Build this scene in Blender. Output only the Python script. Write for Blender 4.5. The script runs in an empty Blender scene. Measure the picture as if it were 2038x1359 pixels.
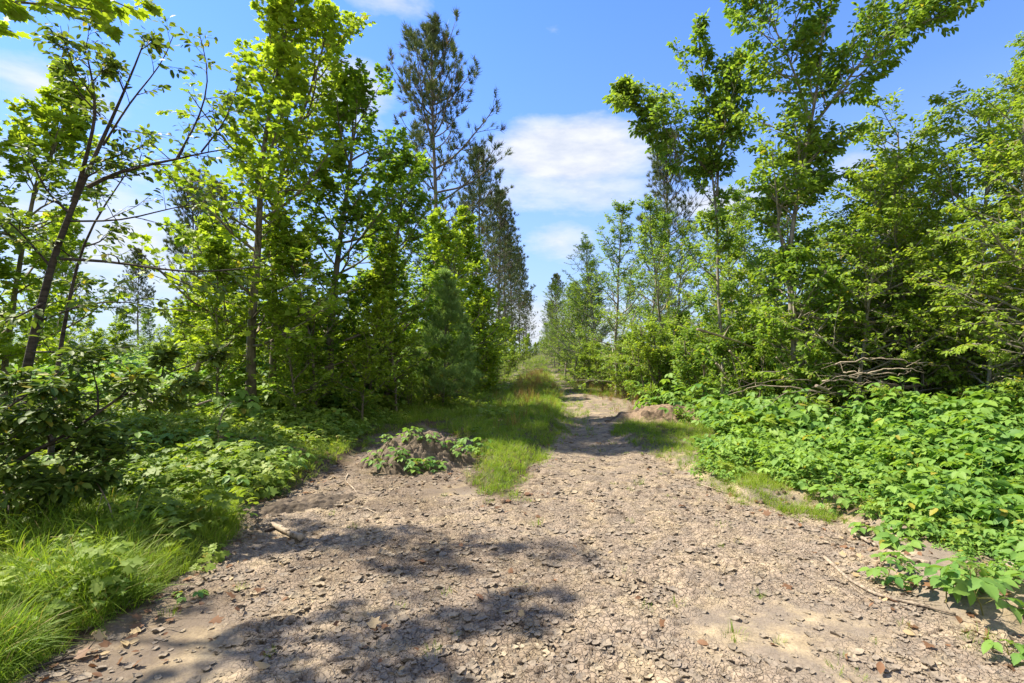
import bpy, math, random
import numpy as np
from mathutils import Matrix, Vector
R = math.radians
S = bpy.context.scene
COL = S.collection
random.seed(7)

# ------------------------------------------------------------------ camera, sky, sun, exposure
H = 1.5                       # eye height
F = 1019.0                    # focal length in photo pixels (2038 wide), 18 mm
VU, VV = 1078.0, 700.0        # where the track vanishes in the photo
cam = bpy.data.cameras.new('camera'); co = bpy.data.objects.new('camera', cam); COL.objects.link(co)
cam.sensor_width = 36; cam.lens = 18.0; cam.clip_start = 0.05; cam.clip_end = 3000
co.location = (0, 0, H); co.rotation_euler = (R(90), 0, 0)
cam.shift_x = -(VU - 1019) / 2038; cam.shift_y = (VV - 679.5) / 2038
S.camera = co

SUN_DIR = Vector((-0.60, 0.16, 0.78)).normalized()
sun = bpy.data.lights.new('sun', 'SUN'); so = bpy.data.objects.new('sun', sun); COL.objects.link(so)
sun.energy = 2.65; sun.angle = R(1.0); sun.color = (1.0, 0.91, 0.76)
so.rotation_euler = SUN_DIR.to_track_quat('Z', 'Y').to_euler()
EXPOSURE = 2.27
SKY = 0.082
S.view_settings.view_transform = 'Standard'; S.view_settings.look = 'None'
S.view_settings.exposure = EXPOSURE; S.view_settings.gamma = 1.0; S.view_settings.use_curve_mapping = False
S.render.engine = 'CYCLES'
cy = S.cycles
cy.max_bounces = 9; cy.diffuse_bounces = 4; cy.glossy_bounces = 2; cy.transmission_bounces = 5
cy.caustics_reflective = False; cy.caustics_refractive = False; cy.sample_clamp_indirect = 6
cy.use_denoising = True; cy.denoising_prefilter = 'ACCURATE'
S.render.film_transparent = False

def W(u, v, Y):               # photo pixel at distance Y -> place in the world
    return np.array([(u - VU) / F * Y, Y, H - (v - VV) / F * Y])

# ------------------------------------------------------------------ world: sky with clouds
def node(nt, t, **kw):
    n = nt.nodes.new(t)
    for k, v in kw.items():
        if k == 'inp':
            for a, b in v.items(): n.inputs[a].default_value = b
        else: setattr(n, k, v)
    return n
def math_n(nt, op, a, b=None, clamp=False):
    n = nt.nodes.new('ShaderNodeMath'); n.operation = op; n.use_clamp = clamp
    for i, x in enumerate((a, b)):
        if x is None: continue
        if isinstance(x, (int, float)): n.inputs[i].default_value = x
        else: nt.links.new(x, n.inputs[i])
    return n.outputs[0]
def vec_n(nt, op, a, b=None, out=0):
    n = nt.nodes.new('ShaderNodeVectorMath'); n.operation = op
    for i, x in enumerate((a, b)):
        if x is None: continue
        if isinstance(x, tuple): n.inputs[i].default_value = x
        else: nt.links.new(x, n.inputs[i])
    return n.outputs[out]
def mix_c(nt, fac, a, b, mode='MIX'):
    n = nt.nodes.new('ShaderNodeMix'); n.data_type = 'RGBA'; n.blend_type = mode
    for s, x in ((n.inputs[0], fac), (n.inputs[6], a), (n.inputs[7], b)):
        if isinstance(x, (int, float)): s.default_value = x
        elif isinstance(x, tuple): s.default_value = (*x, 1.0)[:4]
        else: nt.links.new(x, s)
    return n.outputs[2]
def ramp(nt, x, stops, interp='LINEAR'):
    n = nt.nodes.new('ShaderNodeValToRGB'); n.color_ramp.interpolation = interp
    e = n.color_ramp.elements
    while len(e) < len(stops): e.new(0.5)
    for i, (p, c) in enumerate(stops):
        e[i].position = p; e[i].color = (*c, 1) if isinstance(c, tuple) else (c, c, c, 1)
    nt.links.new(x, n.inputs[0]); return n.outputs[0]
def noise_n(nt, vec, scale, detail=4, rough=0.55, dist=0.0):
    n = node(nt, 'ShaderNodeTexNoise', inp={'Scale': scale, 'Detail': detail, 'Roughness': rough, 'Distortion': dist})
    if vec is not None: nt.links.new(vec, n.inputs['Vector'])
    return n.outputs[0]

world = bpy.data.worlds.new('World'); S.world = world; world.use_nodes = True
nt = world.node_tree; nt.nodes.clear()
sky = node(nt, 'ShaderNodeTexSky', sky_type='NISHITA', sun_disc=False)
sky.sun_elevation = math.asin(SUN_DIR.z); sky.sun_rotation = math.atan2(SUN_DIR.x, SUN_DIR.y)
sky.altitude = 200; sky.air_density = 1.2; sky.dust_density = 0.1; sky.ozone_density = 5.0
tc = node(nt, 'ShaderNodeTexCoord'); d = tc.outputs['Generated']
sep = node(nt, 'ShaderNodeSeparateXYZ'); nt.links.new(d, sep.inputs[0])
wob = noise_n(nt, vec_n(nt, 'MULTIPLY', d, (1, 1, 2.4)), 5.0, 8, 0.62)
fine = noise_n(nt, vec_n(nt, 'MULTIPLY', d, (1, 1, 3.2)), 14.0, 6, 0.6)
def pix_dir(u, v):
    p = W(u, v, 1.0) - np.array([0, 0, H]); return p / np.linalg.norm(p)
def blob(u, v, su, sv, amp):                 # a cloud bank centred on a direction of the sky
    c = pix_dir(u, v); q = vec_n(nt, 'SUBTRACT', d, tuple(float(x) for x in c))
    q = vec_n(nt, 'MULTIPLY', q, (F / su, F / su * 0.7, F / sv))
    l = vec_n(nt, 'LENGTH', q, out=1)
    return math_n(nt, 'MULTIPLY', math_n(nt, 'SUBTRACT', 1.0, l, True), amp)
tot = None
for b in [(1150, 305, 260, 85, 0.85), (1060, 300, 170, 60, 0.5), (1250, 275, 140, 60, 0.5), (1140, 370, 330, 80, 0.45), (1110, 480, 120, 60, 0.45), (700, 180, 130, 90, 0.6),
          (90, 170, 150, 60, 0.45), (780, 0, 160, 50, 0.42), (1075, 640, 300, 110, 0.4), (300, 480, 420, 200, 0.42), (1420, 400, 170, 60, 0.5),
          (1700, 330, 200, 50, 0.42), (1100, 60, 90, 40, 0.3)]:
    q = blob(*b); tot = q if tot is None else math_n(nt, 'MAXIMUM', tot, q)
back = vec_n(nt, 'SUBTRACT', d, (0.25, -0.75, 0.6))  # unseen cloud bank added behind the camera to whiten and lift the fill
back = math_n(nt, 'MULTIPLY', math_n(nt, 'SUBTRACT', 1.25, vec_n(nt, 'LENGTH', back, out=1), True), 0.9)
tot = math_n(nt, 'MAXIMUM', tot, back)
low = ramp(nt, sep.outputs[2], [(0.0, 0.22), (0.35, 0.0)])     # cloud thickens towards the horizon all round
s_ = math_n(nt, 'ADD', math_n(nt, 'MULTIPLY', wob, 0.62), math_n(nt, 'MULTIPLY', fine, 0.18))
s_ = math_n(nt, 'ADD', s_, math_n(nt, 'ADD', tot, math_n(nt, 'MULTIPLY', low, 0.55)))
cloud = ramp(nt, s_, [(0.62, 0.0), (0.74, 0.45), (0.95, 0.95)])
hsv = node(nt, 'ShaderNodeHueSaturation', inp={'Saturation': 1.12, 'Value': 1.0, 'Hue': 0.5}); nt.links.new(sky.outputs[0], hsv.inputs['Color'])
haze = ramp(nt, sep.outputs[2], [(0.0, 0.85), (0.14, 0.60), (0.42, 0.16), (0.8, 0.0)])
skyc = mix_c(nt, 1.0, hsv.outputs[0], (0.45, 0.545, 0.80), 'MULTIPLY')
skyc = mix_c(nt, haze, skyc, (1.45, 1.78, 2.30))
cl_col = mix_c(nt, ramp(nt, fine, [(0.35, 0.0), (0.62, 1.0)]), (1.95, 2.1, 2.4), (2.5, 2.55, 2.65))
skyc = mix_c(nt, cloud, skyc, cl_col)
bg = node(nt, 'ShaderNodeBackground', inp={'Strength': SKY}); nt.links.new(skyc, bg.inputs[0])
wo = node(nt, 'ShaderNodeOutputWorld'); nt.links.new(bg.outputs[0], wo.inputs[0])

# ------------------------------------------------------------------ numeric helpers
def hash2(ix, iy, seed):
    ix = ix.astype(np.int64); iy = iy.astype(np.int64)
    h = (ix * 374761393 + iy * 668265263 + seed * 974634777) & 0xffffffff
    h = ((h ^ (h >> 13)) * 1274126177) & 0xffffffff
    h = (h ^ (h >> 16)) & 0xffffffff
    return h / 4294967295.0
def vnoise(x, y, seed=0):
    x0 = np.floor(x); y0 = np.floor(y); fx = x - x0; fy = y - y0
    fx = fx * fx * (3 - 2 * fx); fy = fy * fy * (3 - 2 * fy)
    a = hash2(x0, y0, seed); b = hash2(x0 + 1, y0, seed); c = hash2(x0, y0 + 1, seed); e = hash2(x0 + 1, y0 + 1, seed)
    return (a * (1 - fx) + b * fx) * (1 - fy) + (c * (1 - fx) + e * fx) * fy
def fbm(x, y, f, o=4, seed=0):
    r = 0; a = 0.5; x = np.asarray(x, float); y = np.asarray(y, float)
    for k in range(o):
        r = r + a * vnoise(x * f + 17.3 * k, y * f - 9.1 * k, seed + k); a *= 0.5; f *= 2.03
    return r / (1 - 0.5 ** o)
def sstep(a, b, x):
    t = np.clip((x - a) / (b - a), 0, 1); return t * t * (3 - 2 * t)
def voronoi(x, y, s, seed):
    gx = np.floor(x / s); gy = np.floor(y / s)
    f1 = np.full(x.shape, 9.0); f2 = np.full(x.shape, 9.0); rid = np.zeros(x.shape); cx = np.zeros(x.shape); cyy = np.zeros(x.shape)
    for i in (-1, 0, 1):
        for j in (-1, 0, 1):
            px = gx + i + hash2(gx + i, gy + j, seed); py = gy + j + hash2(gx + i, gy + j, seed + 1)
            dd = np.hypot(x / s - px, y / s - py); r = hash2(gx + i, gy + j, seed + 2)
            n = dd < f1
            f2 = np.where(n, f1, np.minimum(f2, dd)); f1 = np.where(n, dd, f1)
            rid = np.where(n, r, rid); cx = np.where(n, px, cx); cyy = np.where(n, py, cyy)
    return f1 * s, f2 * s, rid, x - cx * s, y - cyy * s
def inpoly(x, y, poly):
    x = np.asarray(x, float); y = np.asarray(y, float); r = np.zeros(x.shape, bool); n = len(poly)
    for i in range(n):
        x1, y1 = poly[i]; x2, y2 = poly[(i + 1) % n]
        if y1 == y2: continue
        c = ((y1 > y) != (y2 > y)) & (x < (x2 - x1) * (y - y1) / (y2 - y1) + x1)
        r ^= c
    return r
def polydist(x, y, poly):
    dd = np.full(np.shape(x), 1e9); n = len(poly)
    for i in range(n):
        x1, y1 = poly[i]; x2, y2 = poly[(i + 1) % n]; ex, ey = x2 - x1, y2 - y1; l = ex * ex + ey * ey + 1e-12
        t = np.clip(((x - x1) * ex + (y - y1) * ey) / l, 0, 1)
        dd = np.minimum(dd, np.hypot(x - x1 - t * ex, y - y1 - t * ey))
    return np.where(inpoly(x, y, poly), dd, -dd)
def g0(u, v):
    Y = H * F / (v - VV); return ((u - VU) / F * Y, Y)

DIRT = [(-4.6, -9), (-2.75, 0.8)] + [g0(*p) for p in [(40, 1359), (150, 1290), (300, 1195), (400, 1130), (470, 1078), (468, 1030), (560, 985), (650, 945), (715, 900),
        (750, 862), (880, 850), (940, 890), (950, 960), (1000, 1000), (1045, 940), (1090, 890), (1118, 855), (1118, 800), (1112, 778), (1135, 778),
        (1165, 785), (1210, 790), (1390, 800), (1405, 850), (1300, 850), (1220, 845), (1225, 870), (1300, 905), (1400, 965), (1480, 1005), (1620, 1010), (1710, 1060),
        (1770, 1160), (1900, 1240), (2060, 1275)]] + [(3.4, 0.8), (5.2, -9)]
RUT = [g0(*p) for p in [(900, 850), (940, 812), (985, 772), (1015, 745), (1040, 725), (1052, 725), (1035, 748), (1010, 775), (975, 812), (945, 850)]]
RUT2 = [g0(*p) for p in [(1112, 785), (1104, 765), (1094, 742), (1088, 728), (1096, 728), (1108, 745), (1125, 765), (1140, 785)]]
MX, MY = -1.62, 6.75                     # the soil mound

def dirt_mask(x, y):
    w = (fbm(x, y, 2.6, 3, 5) - 0.5) * 0.5 + (fbm(x, y, 9, 2, 15) - 0.5) * 0.22
    sc = np.clip(y / 10.0, 0.25, 3)
    m = sstep(-0.10, 0.10, polydist(x, y, DIRT) / sc + w)
    r = sstep(-0.05, 0.3, polydist(x, y, RUT) + (fbm(x, y, 0.9, 3, 6) - 0.62) * 1.4 + 0.1)
    r2 = sstep(-0.05, 0.3, polydist(x, y, RUT2) + (fbm(x, y, 0.9, 3, 66) - 0.55) * 1.2)
    return np.maximum.reduce([m, r * 0.9, r2 * 0.9])
def gz(x, y):                            # ground without the fine crust
    x = np.asarray(x, float); y = np.asarray(y, float)
    dd = polydist(x, y, DIRT)
    out = np.clip(-dd, 0, 50)
    near = sstep(16, 9, y)
    z = 0.10 * sstep(0.0, 0.25, out) * near * sstep(1.5, 3.5, y)
    z = z + 0.28 * sstep(0.3, 3.5, out) * sstep(-2.0, -4.5, x)
    z = z + 0.42 * sstep(0.5, 4.2, out) * sstep(1.6, 5.0, x)
    z = z + 0.05 * (fbm(x, y, 0.7, 3, 2) - 0.5) + 0.16 * (fbm(x, y, 0.25, 3, 3) - 0.5) * sstep(0, 3, out)
    z = z - 0.05 * sstep(-0.1, 0.5, polydist(x, y, RUT)) - 0.06 * np.exp(-((x - 0.75) / 0.4) ** 2) * sstep(5, 9, y)
    z = z + 0.04 * (fbm(x, y, 2.4, 3, 8) - 0.5)
    z = z + 0.10 * np.exp(-((x - 0.0) / 0.5) ** 2) * sstep(7, 11, y)
    return z
def gz1(x, y): return float(gz(np.array([x]), np.array([y]))[0])
def gpix(u, v):                          # photo pixel -> point on the ground
    z = 0.0
    for _ in range(12):
        Y = (H - z) * F / (v - VV); X = (u - VU) / F * Y; z = 0.5 * z + 0.5 * gz1(X, Y)
    return np.array([X, Y, gz1(X, Y)])

def tag(o, label=None, cat=None, group=None, kind=None):
    if label: o['label'] = label
    if cat: o['category'] = cat
    if group: o['group'] = group
    if kind: o['kind'] = kind
    return o
def mesh_np(name, v, tris, mat=None, attrs=None, smooth=True):
    me = bpy.data.meshes.new(name); v = np.ascontiguousarray(v, dtype=np.float32); tris = np.ascontiguousarray(tris, dtype=np.int32)
    k = tris.shape[1]
    me.vertices.add(len(v)); me.vertices.foreach_set('co', v.ravel())
    me.loops.add(tris.size); me.loops.foreach_set('vertex_index', tris.ravel())
    me.polygons.add(len(tris)); me.polygons.foreach_set('loop_start', np.arange(0, tris.size, k, dtype=np.int32))
    try: me.polygons.foreach_set('loop_total', np.full(len(tris), k, dtype=np.int32))
    except Exception: pass
    me.polygons.foreach_set('use_smooth', np.full(len(tris), smooth))
    for n, (dom, arr) in (attrs or {}).items():
        a = me.attributes.new(n, 'FLOAT', dom); a.data.foreach_set('value', np.ascontiguousarray(arr, dtype=np.float32))
    me.update(calc_edges=True)
    if mat: me.materials.append(mat)
    return me
def link(name, data, parent=None, loc=None):
    o = bpy.data.objects.new(name, data); COL.objects.link(o)
    if parent is not None: o.parent = parent
    if loc is not None: o.location = loc
    return o
def empty(name, loc, rz=0):
    o = link(name, None, loc=tuple(loc)); o.rotation_euler = (0, 0, rz); o.empty_display_size = 0.1; return o
def unit(a): return a / np.maximum(np.linalg.norm(a, axis=-1, keepdims=True), 1e-9)

# ------------------------------------------------------------------ materials
def new_mat(name):
    m = bpy.data.materials.new(name); m.use_nodes = True; nt = m.node_tree; nt.nodes.clear()
    return m, nt, node(nt, 'ShaderNodeOutputMaterial')
def leaf_mat(name, ca, cb, cy_=(0.30, 0.27, 0.04), yellow=0.02, trans=0.42, tcol=None, rough=0.55, patch=0.35):
    lift = 1.0 if 'dead' in name or 'dry' in name else 1.15
    ca, cb = tuple(x * lift for x in ca), tuple(x * lift for x in cb)
    m, nt, out = new_mat(name)
    at = node(nt, 'ShaderNodeAttribute', attribute_name='rnd'); oi = node(nt, 'ShaderNodeObjectInfo')
    r = math_n(nt, 'FRACT', math_n(nt, 'ADD', at.outputs['Fac'], oi.outputs['Random']))
    gp = node(nt, 'ShaderNodeNewGeometry')
    big = ramp(nt, noise_n(nt, gp.outputs['Position'], 0.55, 2, 0.5), [(0.35, 0.0), (0.65, 1.0)])
    f = math_n(nt, 'ADD', math_n(nt, 'MULTIPLY', r, 1 - patch), math_n(nt, 'MULTIPLY', big, patch))
    c = mix_c(nt, f, ca, cb)
    c = mix_c(nt, math_n(nt, 'GREATER_THAN', r, 1 - yellow), c, cy_)
    b = node(nt, 'ShaderNodeBsdfPrincipled', inp={'Roughness': rough, 'Specular IOR Level': 0.22}); nt.links.new(c, b.inputs['Base Color'])
    t = node(nt, 'ShaderNodeBsdfTranslucent')
    k = tcol or (1.9, 1.85, 0.9)
    nt.links.new(mix_c(nt, 1.0, c, k, 'MULTIPLY'), t.inputs[0])
    mx = node(nt, 'ShaderNodeMixShader', inp={0: trans}); nt.links.new(b.outputs[0], mx.inputs[1]); nt.links.new(t.outputs[0], mx.inputs[2])
    nt.links.new(mx.outputs[0], out.inputs[0]); return m
def bark_mat(name, ca, cb, scale=30, bump=0.5, stretch=(1, 1, 0.25)):
    m, nt, out = new_mat(name)
    tcn = node(nt, 'ShaderNodeTexCoord'); v = vec_n(nt, 'MULTIPLY', tcn.outputs['Object'], stretch)
    n1 = noise_n(nt, v, scale, 6, 0.6); n2 = noise_n(nt, tcn.outputs['Object'], 4, 3)
    c = mix_c(nt, ramp(nt, n1, [(0.38, 0.0), (0.62, 1.0)]), ca, cb)
    c = mix_c(nt, ramp(nt, n2, [(0.45, 0.0), (0.7, 0.6)]), c, tuple(x * 1.5 for x in cb))
    b = node(nt, 'ShaderNodeBsdfPrincipled', inp={'Roughness': 0.85, 'Specular IOR Level': 0.25}); nt.links.new(c, b.inputs['Base Color'])
    bp = node(nt, 'ShaderNodeBump', inp={'Strength': bump, 'Distance': 0.01}); nt.links.new(n1, bp.inputs['Height']); nt.links.new(bp.outputs[0], b.inputs['Normal'])
    nt.links.new(b.outputs[0], out.inputs[0]); return m
M = {}
M['maple'] = leaf_mat('maple_leaf', (0.115, 0.195, 0.018), (0.270, 0.340, 0.030), yellow=0.01)
M['pinewood'] = None
M['maple_deep'] = leaf_mat('maple_leaf_deep', (0.080, 0.160, 0.020), (0.190, 0.270, 0.028), yellow=0.006)
M['cherry'] = leaf_mat('cherry_leaf', (0.042, 0.088, 0.018), (0.140, 0.185, 0.028), yellow=0.025, trans=0.34)
M['beech'] = leaf_mat('beech_leaf', (0.080, 0.162, 0.024), (0.200, 0.270, 0.034), yellow=0.012)
M['birch'] = leaf_mat('birch_leaf', (0.105, 0.185, 0.022), (0.230, 0.300, 0.036), yellow=0.02)
M['rasp'] = leaf_mat('raspberry_leaf', (0.065, 0.160, 0.036), (0.200, 0.300, 0.052), yellow=0.012, trans=0.36)
M['herb'] = leaf_mat('herb_leaf', (0.085, 0.160, 0.024), (0.220, 0.280, 0.036), yellow=0.015, trans=0.36)
M['grass'] = leaf_mat('grass_blade', (0.080, 0.165, 0.016), (0.230, 0.300, 0.030), cy_=(0.34, 0.28, 0.10), yellow=0.05, trans=0.36)
M['drygrass'] = leaf_mat('dry_grass_blade', (0.20, 0.115, 0.04), (0.30, 0.20, 0.07), yellow=0.1, trans=0.3, tcol=(1.3, 1.2, 1.0))
M['needle'] = leaf_mat('red_pine_needle', (0.055, 0.088, 0.026), (0.125, 0.150, 0.045), cy_=(0.16, 0.085, 0.035), yellow=0.04, trans=0.12, rough=0.6)
M['wneedle'] = leaf_mat('white_pine_needle', (0.120, 0.215, 0.060), (0.220, 0.310, 0.085), yellow=0.01, trans=0.2, rough=0.6)
M['dead'] = leaf_mat('dead_leaf', (0.13, 0.070, 0.038), (0.30, 0.165, 0.085), cy_=(0.4, 0.3, 0.16), yellow=0.2, trans=0.25, tcol=(1.3, 1.1, 0.9))
M['bark'] = bark_mat('grey_bark', (0.080, 0.066, 0.042), (0.200, 0.170, 0.115))
M['bark_dark'] = bark_mat('dark_cherry_bark', (0.028, 0.022, 0.018), (0.085, 0.068, 0.055), 26, 0.6, (0.4, 0.4, 1.6))
M['bark_light'] = bark_mat('pale_bark', (0.12, 0.105, 0.075), (0.27, 0.245, 0.18))
M['bark_pine'] = bark_mat('pine_bark', (0.065, 0.052, 0.040), (0.17, 0.145, 0.115), 18, 0.7)
M['deadwood'] = bark_mat('weathered_wood', (0.13, 0.10, 0.072), (0.33, 0.27, 0.195), 40, 0.6, (1, 1, 0.3))
M['stem'] = leaf_mat('green_stem', (0.10, 0.12, 0.03), (0.18, 0.14, 0.05), yellow=0.0, trans=0.05)

def dirt_nodes(nt, pos, crack=None, tone=None):
    n1 = noise_n(nt, pos, 1.1, 5, 0.6); n2 = noise_n(nt, pos, 9, 6, 0.65); n3 = noise_n(nt, pos, 70, 5, 0.7); n4 = noise_n(nt, pos, 3.2, 4, 0.6)
    c = mix_c(nt, ramp(nt, n2, [(0.35, 0.0), (0.65, 1.0)]), (0.245, 0.190, 0.118), (0.430, 0.345, 0.215))
    c = mix_c(nt, ramp(nt, n4, [(0.38, 0.0), (0.55, 0.85)]), c, (0.180, 0.150, 0.120))
    c = mix_c(nt, ramp(nt, n3, [(0.3, 0.55), (0.55, 0.0)]), c, (0.11, 0.082, 0.058))
    if tone is not None: c = mix_c(nt, ramp(nt, tone, [(0.0, 0.0), (1.0, 0.7)]), c, (0.36, 0.28, 0.20))
    if crack is not None: c = mix_c(nt, crack, c, (0.075, 0.055, 0.040))
    return c, n2, n3
def ground_mat():
    m, nt, out = new_mat('ground_soil')
    pos = node(nt, 'ShaderNodeNewGeometry').outputs['Position']
    A = lambda n: node(nt, 'ShaderNodeAttribute', attribute_name=n).outputs['Fac']
    warp = node(nt, 'ShaderNodeTexNoise', inp={'Scale': 22.0, 'Detail': 3.0}); nt.links.new(pos, warp.inputs['Vector'])
    wv = vec_n(nt, 'ADD', pos, vec_n(nt, 'MULTIPLY', warp.outputs['Color'], (0.05, 0.05, 0.0)))
    vo = node(nt, 'ShaderNodeTexVoronoi', feature='DISTANCE_TO_EDGE', inp={'Scale': 34.0}); nt.links.new(wv, vo.inputs['Vector'])
    vc = node(nt, 'ShaderNodeTexVoronoi', inp={'Scale': 34.0}); nt.links.new(wv, vc.inputs['Vector'])
    fcr = ramp(nt, vo.outputs['Distance'], [(0.0, 1.0), (0.10, 0.0)])
    cr = math_n(nt, 'MAXIMUM', math_n(nt, 'MULTIPLY', A('crack'), 1.0), math_n(nt, 'MULTIPLY', fcr, 0.45))
    cr = math_n(nt, 'MULTIPLY', cr, A('crust'))
    dc, n2, n3 = dirt_nodes(nt, pos, cr, math_n(nt, 'MULTIPLY', A('plate'), A('crust')))
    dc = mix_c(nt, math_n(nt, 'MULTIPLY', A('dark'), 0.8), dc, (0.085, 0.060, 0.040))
    litter = noise_n(nt, pos, 26, 6, 0.7)
    fc = mix_c(nt, ramp(nt, litter, [(0.4, 0.0), (0.62, 1.0)]), (0.040, 0.028, 0.018), (0.125, 0.085, 0.050))
    fc = mix_c(nt, ramp(nt, noise_n(nt, pos, 1.6, 4), [(0.45, 0.0), (0.65, 0.5)]), fc, (0.055, 0.085, 0.020))
    c = mix_c(nt, A('dirt'), fc, dc)
    b = node(nt, 'ShaderNodeBsdfPrincipled', inp={'Roughness': 0.9, 'Specular IOR Level': 0.2}); nt.links.new(c, b.inputs['Base Color'])
    h = math_n(nt, 'ADD', math_n(nt, 'MULTIPLY', n3, 0.5), math_n(nt, 'MULTIPLY', math_n(nt, 'MULTIPLY', fcr, A('crust')), -0.55))
    h = math_n(nt, 'ADD', h, math_n(nt, 'MULTIPLY', vc.outputs['Color'], 0.35))
    h = math_n(nt, 'ADD', h, math_n(nt, 'MULTIPLY', n2, 0.8))
    bp = node(nt, 'ShaderNodeBump', inp={'Strength': 0.9, 'Distance': 0.012}); nt.links.new(h, bp.inputs['Height']); nt.links.new(bp.outputs[0], b.inputs['Normal'])
    nt.links.new(b.outputs[0], out.inputs[0]); return m
def soil_mat(name, ca, cb):
    m, nt, out = new_mat(name)
    pos = node(nt, 'ShaderNodeNewGeometry').outputs['Position']
    n2 = noise_n(nt, pos, 7, 6, 0.65); n3 = noise_n(nt, pos, 60, 5, 0.7)
    at = node(nt, 'ShaderNodeAttribute', attribute_name='rnd'); oi = node(nt, 'ShaderNodeObjectInfo')
    r = math_n(nt, 'FRACT', math_n(nt, 'ADD', at.outputs['Fac'], oi.outputs['Random']))
    c = mix_c(nt, ramp(nt, math_n(nt, 'ADD', math_n(nt, 'MULTIPLY', n2, 0.7), math_n(nt, 'MULTIPLY', r, 0.3)), [(0.35, 0.0), (0.65, 1.0)]), ca, cb)
    if name == 'mud_crust': c = mix_c(nt, ramp(nt, noise_n(nt, pos, 3.2, 4, 0.6), [(0.38, 0.0), (0.55, 0.75)]), c, (0.215, 0.180, 0.145))
    c = mix_c(nt, ramp(nt, n3, [(0.3, 0.6), (0.55, 0.0)]), c, tuple(x * 0.5 for x in ca))
    b = node(nt, 'ShaderNodeBsdfPrincipled', inp={'Roughness': 0.92, 'Specular IOR Level': 0.2}); nt.links.new(c, b.inputs['Base Color'])
    h = math_n(nt, 'ADD', n2, math_n(nt, 'MULTIPLY', n3, 0.4))
    bp = node(nt, 'ShaderNodeBump', inp={'Strength': 0.9, 'Distance': 0.015}); nt.links.new(h, bp.inputs['Height']); nt.links.new(bp.outputs[0], b.inputs['Normal'])
    nt.links.new(b.outputs[0], out.inputs[0]); return m
M['ground'] = ground_mat()
M['mound'] = soil_mat('mound_soil', (0.060, 0.047, 0.034), (0.190, 0.148, 0.105))
M['bank'] = soil_mat('bank_soil', (0.085, 0.060, 0.038), (0.26, 0.185, 0.120))
M['flake'] = soil_mat('mud_crust', (0.200, 0.162, 0.112), (0.375, 0.305, 0.205))

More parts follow.
